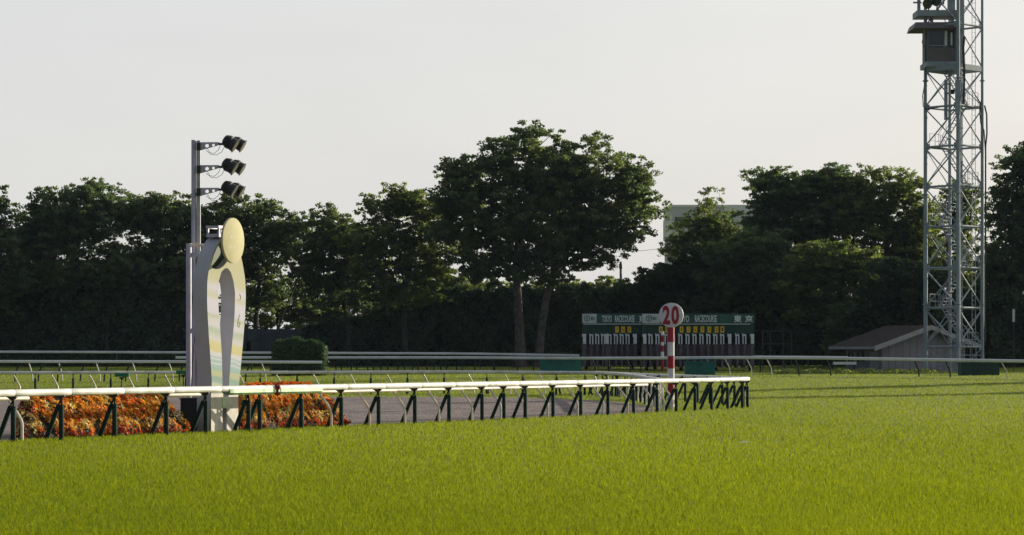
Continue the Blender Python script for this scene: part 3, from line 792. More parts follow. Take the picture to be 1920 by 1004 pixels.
# ------------------------------------------------------------------ the 20 sign
DS = 100.0; g0 = G(1258, DS)
root = thing('distance_sign', g0, 'round white sign numbered 20 on a red and white striped post inside the rail bend', 'sign')
zs = [P(1258, y, DS).z for y in (613, 642, 667.5, 691.5, 718, 742, 770)]
for i in range(6):
    mm = MB(); mm.tube([(g0.x, DS, zs[i+1] if i < 5 else -.05), (g0.x, DS, zs[i])], .135, 18)
    mm.build('red_band' if i % 2 == 0 else 'white_band', M_red if i % 2 == 0 else M_signw, root)
yaw = R(-14); sx = Vector((math.cos(yaw), math.sin(yaw), 0)); sn = Vector((math.sin(yaw), -math.cos(yaw), 0))
c = P(1258.5, 591.3, DS-.16); n = 40; vs = []
for q, rad in ((.045, .46), (.035, .48), (-.035, .48), (-.045, .46)):
    for k in range(n):
        a = 2*math.pi*k/n; vs.append(c+sn*q+sx*math.cos(a)*rad+UZ*math.sin(a)*rad)
fs = [tuple(range(n)), tuple(3*n+k for k in range(n))[::-1]]
for i in range(3):
    for k in range(n): fs.append((i*n+(k+1) % n, i*n+k, (i+1)*n+k, (i+1)*n+(k+1) % n))
mm = MB(); mm.add(vs, fs); dd = mm.build('sign_disc', M_signw, root)
text('numeral', '2', .735, .30, c+sn*.049-sx*.185, M_red, dd, sx, UZ, .04, .006)
text('numeral', '0', .735, .31, c+sn*.049+sx*.165, M_red, dd, sx, UZ, .04, .006)
mm = MB(); mm.tube([c-sn*.04+UZ*-.42, c-sn*.04+UZ*.2], .07, 10); mm.build('spine', M_grey, root)
# a second, plainer striped post farther back
D2 = 186.0
root = thing('striped_post', G(1242, D2), 'slimmer red and white post half hidden just left of the 20 sign', 'post')
for i, (a, b_) in enumerate(((622, 629), (629, 642), (642, 648), (648, 660), (660, 672), (672, 697))):
    mm = MB(); q = P(1242, b_, D2); q2 = P(1242, a, D2); mm.tube([q, q2], .12, 12); mm.build('red_band' if i % 2 else 'white_band', M_red if i % 2 else M_white, root)

# ------------------------------------------------------------------ starting gates
M_emb = mat('emblem_green', (.06, .16, .12), .5)
M_letter = mat('lettering_white', (.70, .74, .76), .5, 0, .05, 2)
M_gpanel = mat('gate_panel', (.50, .52, .54), .5, 0, .06, 2)
M_gpad = mat('gate_white_pad', (.66, .68, .74), .6, 0, .10, 2)
M_lgreen = mat('gate_light_green', (.025, .11, .08), .5, 0, .1, 2)
def gate(label, D, x0, x1, panel, words, pads, wide, nums, seed):
    r = random.Random(seed)
    root = thing('starting_gate', G((x0+x1)/2, D), label, 'starting gate', 'starting gates parked behind the long pale rail')
    mm = MB(); mm.bpx(x0, 588.5, x1, 606.5, D, .5); mm.build('header_beam', M_green, root)
    mm = MB(); mm.bpx(x0+2, 606.5, x1-2, 626, D+.9, .9)
    for x in np.arange(x0+6, x1-4, 25): mm.tube([P(x, 607, D+.3), P(x+10, 625, D+.85)], .03, 5)
    mm.build('upper_frame', M_green, root)
    mm = MB(); mm.bpx(x0+3, 607.5, x1-8, 608.6, D-.06, .05); mm.build('trim_strip', M_letter, root)
    if panel:
        mm = MB(); mm.bpx(panel[0], 588.8, panel[1], 606.2, D-.06, .05); pn = mm.build('logo_panel', M_gpanel, root)
        cpx = (panel[0]+panel[1])/2
        o3 = P(cpx-4.5, 597.5, D-.065); rg = .20
        cir = lambda q: [(q*math.cos(k*.35), q*math.sin(k*.35)) for k in range(18)]
        plate('emblem', cir(.24), [cir(.17)], .012, o3, Vector((1,0,0)), UZ, M_emb, pn)
        mm = MB()
        mm.bpx(cpx-5.6, 594.5, cpx-3.4, 600.5, D-.08, .012); mm.bpx(cpx+2.5, 594, cpx+4.5, 600.8, D-.08, .012); mm.bpx(cpx+5.4, 594, cpx+7, 600.8, D-.08, .012); mm.bpx(cpx+8, 595.4, cpx+9.5, 600.8, D-.08, .012)
        mm.build('emblem_mark', M_emb, pn)
    for body, a, b_, y0, y1 in words:
        s_ = D/FPX
        text('lettering', body, (y1-y0)*s_, (b_-a)*s_, P((a+b_)/2, (y0+y1)/2, D-.012), M_letter, root, bold=.012 if ord(body[0]) < 256 else .02)
    if x1 > 1300:
        mm = MB(); mm.bpx(1350, 590.5, 1368, 605, D-.03, .025); mm.build('plain_panel', M_lgreen, root)
    # stall dividers: brown padded walls below, white padded arches above
    xs = sorted([p for p in pads] + [p for p in wide])
    for x in xs:
        w_ = 6.5 if x in wide else 2.2
        mm = MB(); z0 = P(x, 645, D).z; zg = gz(D)
        a = P(x-w_/2, 645, D); b_ = P(x+w_/2, 645, D)
        mm.box(((a.x+b_.x)/2, D+1.3, (z0+zg+.25)/2), (max(.16, b_.x-a.x), 2.5, z0-zg-.25)); mm.build('divider', M_brown, root)
        mm = MB()
        if x in wide:
            mm.bpx(x-3, 626.5, x+3, 645, D-.05, .25); mm.bpx(x-4.5, 626.5, x-3, 632, D-.02, .2)
        else:
            mm.bpx(x-3.6, 628, x-1.5, 645.5, D-.04, .22); mm.bpx(x+1.4, 629.5, x+3.5, 646, D-.04, .22)
            mm.bpx(x-4.2, 627, x+3.2, 630, D-.05, .24); mm.tube([P(x-3.7, 625, D), P(x-3.6, 628, D)], .03, 6)
        mm.build('white_pad', M_gpad, root)
    # half doors between dividers
    for a, b_ in zip(xs, xs[1:]):
        for k, (u, v) in enumerate(((.10, .48), (.52, .90))):
            mm = MB(); xa, xb = a+(b_-a)*u, a+(b_-a)*v
            mm.bpx(xa, 646.5+r.uniform(0, 2), xb, 672+r.uniform(-1, 3), D+.25+r.uniform(0, .15), .10); mm.build('half_door', M_brown, root)
    for x, body in nums:
        mm = MB(); mm.bpx(x-3.4, 612.5, x+3.4, 624, D+.12, .04); np_ = mm.build('number_plate', M_yel, root)
        s_ = D/FPX
        text('numeral', body, 7.0*s_, 3.0*s_, P(x, 618.2, D+.112), M_black, np_)
    mm = MB(); mm.bpx(x0, 673, x1, 681, D+.4, 1.9); mm.build('base_frame', M_dark, root)
    for k in range(4):
        x = x0+8+(x1-x0-16)*k/3; mm = MB(); q = G(x, D+.9); mm.tube([q+Vector((-.12,0,.34)), q+Vector((.12,0,.34))], .36, 16); mm.tube([q+Vector((-.14,0,.34)), q+Vector((.14,0,.34))], .15, 12); mm.build('wheel', M_black, root)
gate('left starting gate with a white logo panel at its outer end', 198, 1091, 1236, (1092, 1118.5),
     [('TOKYO', 1129, 1147, 592, 604.5), ('RACECOURSE', 1153, 1190, 592, 604.5), ('東', 1198, 1211, 591.5, 605)],
     [1109, 1120, 1131, 1143, 1155, 1166, 1177], [1096, 1138, 1191], [(1157, '7'), (1168.3, '6'), (1180, '5'), (1215, '2'), (1227, '1')], 1)
gate('starting gate on the right, partly behind the round 20 sign, lettered to its end', 194, 1204, 1415, (1204.5, 1238),
     [('TOKYO', 1264, 1292, 592, 604.5), ('RACECOURSE', 1303, 1344, 591.5, 604.5), ('東', 1376, 1390.5, 591.5, 605), ('京', 1397, 1411.5, 591.5, 605)],
     [1220, 1233, 1250, 1262, 1276, 1289.5, 1302.5, 1315.5, 1328.5, 1341.5, 1354.5, 1383, 1396], [1209, 1368.5, 1411], [(1239, '8'), (1251, '8'), (1278, '8'), (1291, '7'), (1304, '6'), (1317, '5'), (1330, '3'), (1343.5, '2'), (1354.5, '1')], 2)

# ------------------------------------------------------------------ crates, frame, bench, odd bits near the far rail
def crate(label, x0, y0, x1, y1, D, m, group='bins under the far rails'):
    root = thing('storage_bin', G((x0+x1)/2, D+.7), label, 'bin', group)
    a = P(x0, y0, D); b_ = P(x1, y0, D); zg = gz(D); wx = b_.x-a.x; cx = (a.x+b_.x)/2
    mm = MB(); h = a.z-zg
    mm.box((cx, D+.7, zg+h*.46), (wx, 1.4, h*.9))
    for k in range(1, 6): mm.box((a.x+wx*k/6, D-.012, zg+h*.45), (.05, .025, h*.84))
    mm.build('body', m, root)
    mm = MB(); mm.box((cx, D+.7, a.z-.04), (wx+.1, 1.5, .09)); mm.build('lid', m, root)
    mm = MB(); mm.box((cx, D-.03, zg+h*.72), (.3, .03, .05)); mm.build('handle', M_dark, root)
crate('teal bin under the pale rail left of the starting gates', 1013, 676.5, 1090, 700, 172, M_teal)
crate('teal bin under the pale rail right of the 20 sign', 1286, 678, 1341, 702, 170.5, M_teal)
crate('dark green bin under the pale rail right of the lattice tower', 1803, 680, 1874, 706, 168, mat('dark_green_bin', (.004,.035,.028), .55))
root = thing('goal_frame', G(1457, 190), 'thin grey goal like frame against the dark hedge right of the starting gates', 'frame')
for x in (1430, 1444, 1468, 1484):
    mm = MB(); a = P(x, 621, 190); mm.tube([a, (a.x, a.y, gz(190)-.05)], .035, 6); mm.build('post', M_fencep, root)
for y in (621, 645):
    mm = MB(); mm.tube([P(1430, y, 190), P(1484, y, 190)], .03, 6); mm.build('bar', M_fencep, root)
root = thing('bench', G(1584, 187), 'low white bench in front of the gabled hut', 'bench')
mm = MB(); mm.bpx(1563, 679, 1606, 684, 187, .4); mm.build('seat', M_white, root)
for x in (1567, 1602):
    mm = MB(); a = P(x, 684, 187.2); mm.box((a.x, a.y, (a.z+gz(187))/2), (.08, .35, a.z-gz(187)+.05)); mm.build('leg', M_dark, root)
root = thing('signboard', G(1901, 184), 'small pale upright signboard on a pole before the dark trees at far right', 'sign')
mm = MB(); mm.bpx(1898.5, 580, 1903, 604, 184, .06); mm.build('board', M_gpanel, root)
mm = MB(); a = P(1900.8, 604, 184.03); mm.tube([a, (a.x, a.y, gz(184)-.05)], .03, 6); mm.build('pole', M_dark, root)
mm = MB()
c = G(1397, 9024/(838-674)); r_ = random.Random(4)
for k in range(9):
    a = c+Vector((r_.uniform(-.09,.09), r_.uniform(-.05,.05), .105)); d_ = Vector((r_.uniform(-1,1), r_.uniform(-1,1), r_.uniform(-.2,.5))).normalized(); e = d_.cross(UZ)
    mm.add([a-d_*.07, a+e*.02, a+d_*.07, a-e*.02, a+Vector((0,0,.004))], [(0,1,4),(1,2,4),(2,3,4),(3,0,4)])
tag(mm.build('feather', M_gpanel), 'pale grey tuft of feathers lying on the open turf at right', 'feather')

# ------------------------------------------------------------------ lattice tower
DT = 182.0; th, AW = R(40), 2.94
cF = Vector(((1796.5-HX)/FPX*DT, DT, 0)); eL = Vector((-math.cos(th), math.sin(th), 0)); eR = Vector((math.sin(th), math.cos(th), 0))
def _px(v): return HX+FPX*v.x/v.y
best = (1e9,)
for t_ in np.linspace(.2, 1.2, 101):
    for a_ in np.linspace(2.2, 4.2, 81):
        l_ = cF+Vector((-math.cos(t_), math.sin(t_), 0))*a_; r_ = cF+Vector((math.sin(t_), math.cos(t_), 0))*a_
        e_ = abs(_px(l_)-1735.5)+abs(_px(r_)-1842)
        if e_ < best[0]: best = (e_, float(t_), float(a_))
th, AW = best[1:]; eL = Vector((-math.cos(th), math.sin(th), 0)); eR = Vector((math.sin(th), math.cos(th), 0))
cL, cR = cF+eL*AW, cF+eR*AW; cK = cF+eL*AW+eR*AW
zg = gz(DT)
root = thing('lattice_tower', Vector((cF.x, cF.y+1.5, zg)), 'tall pale grey lattice tower with a cabin high up, stairs inside and cables', 'tower')
lev_px = [695, 650.5, 577, 501.5, 423.5, 347.5, 272, 197, 124, 44, -36, -110]
levs = [P(0, y, DT).z for y in lev_px]; levs[0] = zg
topz = levs[-1]
corners = [cF, cL, cK, cR]
for i, c in enumerate(corners):
    mm = MB(); r0 = .155 if i < 2 else .13
    pts = []; rs = []
    for z, q in ((zg-.05, r0), (levs[4], r0), (levs[4]+.01, r0*.93), (levs[7], r0*.9), (levs[7]+.01, r0*.82), (topz, r0*.75)): pts.append((c.x, c.y, z)); rs.append(q)
    mm.tube(pts, rs, 12)
    for z in (levs[5]-.6, levs[8]-.9, levs[2]+.2): mm.tube([(c.x, c.y, z), (c.x, c.y, z+.06), (c.x, c.y, z+.12)], [r0*1.0, r0*1.55, r0*1.0], 12)
    mm.build('leg', M_towr, root)
faces = [(cF, cL), (cF, cR), (cL, cK), (cR, cK)]
for k in range(1, len(levs)-1):
    z0, z1 = levs[k], levs[k+1]
    for fi, (a, b_) in enumerate(faces):
        A0, B0, A1, B1 = [Vector((p.x, p.y, z)) for p, z in ((a, z0+.1), (b_, z0+.1), (a, z1-.1), (b_, z1-.1))]
        if (fi < 2 or k % 2) and not (k == 8 and fi in (0, 2)) or fi == 1:
            mm = MB(); mm.tube([A0, B1], .05 if fi < 2 else .035, 6); mm.tube([B0, A1], .05 if fi < 2 else .035, 6)
            c = (A0+B1)/2; mm.box(c, (.22, .22, .22)) if False else None
            mm.build('cross_brace', M_towr, root)
        mm = MB(); A = Vector((a.x, a.y, z0)); B = Vector((b_.x, b_.y, z0)); q = .075 if k not in (8,) else .14
        if k == 8:
            mm.box((A+B)/2, ((B-A).length, .16, .40), ((B-A).normalized(), (B-A).normalized().cross(UZ), UZ))
        else: mm.tube([A, B], q, 8)
        mm.build('girt', M_towr, root)
        for p, e in ((a, (b_-a).normalized()), (b_, (a-b_).normalized())):
            g_ = MB(); q = Vector((p.x, p.y, z0)) + e*.2
            g_.box(q, (.34, .025, .42), (e, e.cross(UZ), UZ)); g_.build('gusset', M_towr, root) if (fi < 2) else None
# stairs zig-zag inside, a landing at every level
ctr = (cF+cK)/2
for k in range(1, 8):
    z0, z1 = levs[k], levs[k+1]; d = 1 if k % 2 else -1
    ax_ = (eL*1.0-eR*.15).normalized()*d; pr_ = ax_.cross(UZ)
    a = ctr - ax_*.95 + UZ*z0 + pr_*.25; b_ = ctr + ax_*.95 + UZ*z1 + pr_*.25
    mm = MB()
    for s_ in (-.32, .32):
        mm.tube([a+pr_*s_, b_+pr_*s_], .045, 5); mm.tube([a+pr_*s_+UZ*.9, b_+pr_*s_+UZ*.9], .022, 5)
        for q in (.02, .33, .66, .98): p = a.lerp(b_, q)+pr_*s_; mm.tube([p, p+UZ*.9], .018, 5)
    for i in range(1, 12):
        p = a.lerp(b_, i/12); mm.box(p, (.20, .64, .03), (ax_, pr_, UZ))
    mm.build('stair_flight', M_towr, root)
    mm = MB(); lc = ctr - ax_*1.15 + UZ*(z0+.02); mm.box(lc, (.8, 1.7, .06), (ax_, pr_, UZ))
    for s_ in (-.8, 0, .8): p = lc - ax_*.36 + pr_*s_; mm.tube([p, p+UZ*1.0], .022, 5)
    for h_ in (.5, 1.0): mm.tube([lc-ax_*.36-pr_*.8+UZ*h_, lc-ax_*.36+pr_*.8+UZ*h_], .02, 5)
    mm.build('landing', M_towr, root)
# caged ladder and cable run by the right leg
mm = MB(); la = cR + (cF-cR).normalized()*.55 + (cK-cR).normalized()*.35
for s_ in (-.2, .2): mm.tube([la+eR*s_+UZ*(zg), la+eR*s_+UZ*topz], .022, 5)
z = zg+.3
while z < topz: mm.tube([la-eR*.2+UZ*z, la+eR*.2+UZ*z], .012, 4); z += .35
mm.build('ladder', M_towr, root)
mm = MB(); lb_ = cF + eR*.5
for s_ in (.0, .12, .25): mm.tube([lb_+eR*s_+eL*.2+UZ*(levs[1]), lb_+eR*s_+eL*.2+UZ*levs[9]], .035, 6)
for z in np.arange(levs[1], levs[9], 1.2): mm.box(lb_+eR*.12+eL*.2+UZ*float(z), (.4, .1, .08), (eR, eL, UZ))
mm.build('cable_tray', M_towr, root)
PT = lambda x, y: P(x, y, DT-.4)
def wig(name, pts, r=.03): mm = MB(); mm.tube(pts, r, 6); mm.build(name, M_black, root)
PR_ = lambda x, y: P(x, y, cR.y-.3)
wig('cable', [PR_(1846, 198), PR_(1850, 215), PR_(1850.5, 250), PR_(1848, 275), PR_(1848, 420), PR_(1847, 640)], .06)
wig('cable', [PR_(1840, 190), PR_(1837, 210), PR_(1839, 232), PR_(1845, 245), PR_(1848, 290)], .045)
PL_ = lambda x, y: P(x, y, cL.y-.3)
wig('cable', [PL_(1733, 60), PL_(1729, 80), PL_(1735, 92), PL_(1735, 150), PL_(1730, 180), PL_(1731, 200), PL_(1738, 206), PL_(1768, 200)], .035)
wig('cable', [PT(1808, 70), PT(1806, 90), PT(1808, 130), PT(1807, 195)], .09)
# grey panel boxes hung on the stair
mm = MB(); mm.bpx(1771, 150, 1777, 225, DT+1.0, .2); mm.build('aerial_panel', M_towr, root)
mm = MB(); mm.bpx(1792, 150, 1800, 215, DT-.35, .3); mm.build('aerial_panel', M_towr, root)
mm = MB(); mm.bpx(1783, 168, 1790, 176, DT+.6, .4); mm.build('junction_box', M_dark, root)
# railed cage of the bottom bay
mm = MB(); z0, z1 = zg, levs[1]
for a, b_ in faces[:2]:
    for q in (0, .25, .5, .75, 1): p = a.lerp(b_, q); mm.tube([p+UZ*(z0-.03), p+UZ*z1], .03, 5)
    for q in (.08, .32, .68): mm.tube([a+UZ*(z0+(z1-z0)*q), b_+UZ*(z0+(z1-z0)*q)], .028, 5)
    mm.tube([a+UZ*z0, b_+UZ*z1*.98], .03, 5)
mm.build('base_fence', M_towr, root)
# the cabin
DC = cL.y - .2
cabx = MB(); cabx.bpx(1739, 90.5, 1797, 116, DC-.5, 2.3); cabx.bpx(1739, 54, 1742.5, 91, DC-.5, 2.3); cabx.bpx(1790, 54, 1797, 91, DC-.5, 2.3); cabx.bpx(1742.5, 54, 1790, 57, DC-.5, 2.3); cabx.bpx(1768.5, 57, 1770.5, 91, DC-.45, .1)
cab = cabx.build('cabin', M_cabin, root)
mm = MB(); mm.bpx(1742.6, 57, 1768.4, 90.4, DC-.40, .05); mm.build('window', M_glass, cab)
mm = MB(); mm.bpx(1770.6, 57, 1789.9, 90.4, DC-.40, .05); w2 = mm.build('window', M_glass, cab)
mm = MB(); mm.bpx(1771.5, 58, 1775.8, 86, DC-.46, .03); mm.bpx(1782.5, 61, 1785.6, 85, DC-.46, .03); mm.build('blind', M_bldw, w2)
mm = MB(); mm.bpx(1742, 85, 1770, 86.6, DC-.48, .04); mm.build('window_bar', M_towr, cab)
mm = MB(); mm.bpx(1736, 115.5, 1797, 125, DC-.6, 2.6); mm.build('cabin_floor', M_towr, root)
mm = MB()
a, b_, c, d = P(1713, 53, DC-1.2), P(1797, 52.5, DC-1.2), P(1797, 41.5, DC-1.0), P(1717, 42, DC-1.0); dv = Vector((0, 3.2, 0))
mm.hexa([a, b_, b_+dv, a+dv, d, c, c+dv, d+dv]); mm.build('cabin_roof', M_cabin, root)
mm = MB(); mm.bpx(1731, 53, 1734, 84, DC-.3, .1)
for x in (1733, 1745, 1784): mm.bpx(x, 28, x+5, 42, DC-.3, .25)
mm.bpx(1720, 19, 1802, 30, DC-.9, 2.2); mm.bpx(1720.5, -14, 1726, 22, DC-.5, .2); mm.bpx(1712.5, 3.5, 1728, 6.5, DC-.5, .12); mm.bpx(1778, -30, 1791, 22, DC-.4, .4); mm.bpx(1799, -60, 1808, 125, DC-1.6, .35)
mm.build('lamp_platform', M_towr, root)
for cx, cy in ((1741, 6), (1757, 1), (1770, -12), (1743, -16)):
    c = P(cx, cy, DC-.9); d_ = Vector((-.55, -.7, -.5)).normalized(); mm = MB()
    mm.tube([c-d_*.35, c-d_*.25, c, c+d_*.2, c+d_*.25], [.15, .27, .32, .33, .36], 14); fl = mm.build('floodlight', M_dark, root)
    mm = MB(); mm.tube([c+d_*.255, c+d_*.265], .30, 14); mm.build('lens', M_glass, fl)
    mm = MB(); mm.tube([c-d_*.1, c+Vector((0,.2,-.75))], .05, 6); mm.build('yoke', M_dark, fl)

# ------------------------------------------------------------------ hut by the tower
gx = Vector((.84, .54, 0)); gy = Vector((-.54, .84, 0))
DE = 190.0; E = Vector(((1640-HX)/FPX*DE, DE, 0)); zgh = gz(DE+4)
zl = P(0, 651, DE).z; WT = 10.4; zr_ = zl+1.62; xr = WT*.54; LEN = 5.3
root = thing('gabled_hut', Vector((E.x, E.y, zgh)), 'low pale hut with a brown gabled roof beside the foot of the lattice tower', 'hut')
H = lambda u, v, z: E+gx*u+gy*v+UZ*z
zer = zl+.25
mm = MB()
wl, wr, wf, wb = 1.35, WT-.7, .75, LEN-.4
ztop = lambda u: zl+(zr_-zl)*u/xr-.12 if u < xr else zr_+(zer-zr_)*(u-xr)/(WT-xr)-.12
zf_ = zgh-.1
mm.add([H(wl,wf,zf_), H(wr,wf,zf_), H(wr,wf,ztop(wr)), H(xr,wf,ztop(xr)), H(wl,wf,ztop(wl)), H(wl,wb,zf_), H(wr,wb,zf_), H(wr,wb,ztop(wr)), H(xr,wb,ztop(xr)), H(wl,wb,ztop(wl))],
       [(0,1,2,3,4), (9,8,7,6,5), (0,4,9,5), (1,6,7,2)])
for k in range(1, 12):
    u = wl+(wr-wl)*k/12; mm.box(H(u, wf-.012, (zf_+ztop(u))/2), (.03, .025, ztop(u)-zf_-.05), (gx, gy, UZ))
mm.build('wall', M_wall, root)
mm = MB()
for a, b_, c, d in (((0,0,zl),(xr,0,zr_),(xr,LEN,zr_),(0,LEN,zl)), ((xr,0,zr_),(WT,0,zer),(WT,LEN,zer),(xr,LEN,zr_))):
    q = [H(*a), H(*b_), H(*c), H(*d)]; mm.hexa([v-UZ*.08 for v in q]+[v+UZ*.04 for v in q])
for k in range(1, 14):
    v = LEN*k/14; mm.tube([H(0, v, zl+.06), H(xr, v, zr_+.06)], .03, 4)
mm.build('roof', M_roof, root)
for a, b_ in (((0,zl),(xr,zr_)), ((xr,zr_),(WT,zer))):
    mm = MB(); p, q = H(a[0], -.03, a[1]), H(b_[0], -.03, b_[1]); mm.hexa([p-UZ*.30, q-UZ*.30, q-UZ*.30+gy*.05, p-UZ*.30+gy*.05, p+UZ*.05, q+UZ*.05, q+UZ*.05+gy*.05, p+UZ*.05+gy*.05]); mm.build('fascia', M_fascia, root)
mm = MB(); p, q = H(-.03, 0, zl), H(-.03, LEN, zl); mm.hexa([p-UZ*.16, p-UZ*.16+gx*.05, q-UZ*.16+gx*.05, q-UZ*.16, p+UZ*.04, p+UZ*.04+gx*.05, q+UZ*.04+gx*.05, q+UZ*.04]); mm.build('fascia', M_fascia, root)
for v0, v1, nm in ((.4+wf, 1.3+wf, 'door'), (1.8+wf, 2.9+wf, 'window'), (3.1+wf, 3.9+wf, 'window')):
    z0 = zgh if nm == 'door' else zgh+.7
    mm = MB(); mm.box(H(wl-.02, (v0+v1)/2, (z0+zl-.35)/2), (.05, v1-v0, zl-.35-z0), (gx, gy, UZ)); w_ = mm.build(nm, M_fascia if nm == 'door' else M_glass, root)
    mm = MB()
    if nm == 'window':
        for v in (v0, (v0+v1)/2, v1): mm.box(H(wl-.05, v, (z0+zl-.35)/2), (.05, .08, zl-.35-z0), (gx, gy, UZ))
        mm.build('frame', M_fascia, w_)
    else: mm.box(H(wl-.06, v0+.15, z0+1.0), (.05, .1, .05), (gx, gy, UZ)); mm.build('handle', M_dark, w_)

# ------------------------------------------------------------------ buildings beyond the trees, overhead wire
def block(name, label, D, x0, y0, x1, ybase, dep, m, rows, cols, wm, win=(.55, .45)):
    a = P(x0, y0, D); b_ = P(x1, y0, D); root = thing(name, G((x0+x1)/2, D+dep/2), label, 'building')
    zb = gz(D)
    mm = MB(); mm.box(((a.x+b_.x)/2, D+dep/2, (a.z+zb)/2-.1), (b_.x-a.x, dep, a.z-zb+.2)); mm.build('wall', m, root)
    mm = MB(); mm.box(((a.x+b_.x)/2, D+dep/2, a.z+.12), (b_.x-a.x+.3, dep+.3, .35)); mm.build('roof', M_bldw, root)
    hh = (a.z-1-zb)/rows; ww = (b_.x-a.x)/cols
    for i in range(rows):
        for j in range(cols):
            mm = MB(); c = Vector((a.x+ww*(j+.5), D-.02, zb+hh*(i+.5)+.3)); mm.box(c, (ww*win[0], .08, hh*win[1])); w_ = mm.build('window', wm, root)
            mm = MB(); mm.box(c+Vector((0, -.04, -hh*win[1]/2-.05)), (ww*win[0]+.2, .2, .1)); mm.build('sill', M_bldw, w_)
    return root, a, b_
rt, a, b_ = block('apartment_block', 'grey flat roofed building rising behind the small light tree', 400, 1256, 388, 1470, 690, 14, M_bldg, 7, 5, M_glass)
mm = MB(); mm.box((a.x-.3, 401, P(0, 432, 400).z), (1.2, 3, 3.2)); mm.build('balcony', M_bldw, rt)
mm = MB(); mm.box((P(1380, 0, 400).x, 399.9, P(0, 394, 400).z), (4.2, .15, .9)); mm.build('parapet', M_bldw, rt)
block('house', 'small white house glimpsed above the dark hedge left of the grey building', 330, 1236, 497, 1276, 690, 8, M_bldw, 3, 2, M_glass)
block('house', 'pinkish house glimpsed between the trees above the dark fence', 300, 560, 566, 612, 690, 8, M_pink, 2, 3, M_bldg, (.4, .4))
block('house', 'grey house glimpsed through the foliage left of the big tree', 330, 858, 524, 905, 690, 9, M_bldg, 3, 3, M_glass)
mm = MB(); a, b_ = P(1120, 472, 380), P(1300, 455, 380)
mm.tube([a.lerp(b_, k/12)-UZ*(2.0*k/12*(1-k/12)) for k in range(13)], .035, 5)
tag(mm.build('overhead_wire', M_grey), 'thin overhead wire crossing the sky gap beside the big tree', 'wire')
root = thing('utility_pole', G(1164, 330), 'short dark pole top standing in the sky gap right of the big tree', 'pole')
mm = MB(); a = P(1164, 491, 330); mm.tube([(a.x, a.y, gz(330)-.05), (a.x, a.y, a.z)], .16, 8); mm.build('pole', M_dark, root)
mm = MB(); mm.tube([(a.x, a.y, a.z-.9), (a.x, a.y, a.z-.3)], [.26, .22], 8); mm.build('transformer', M_dark, root)

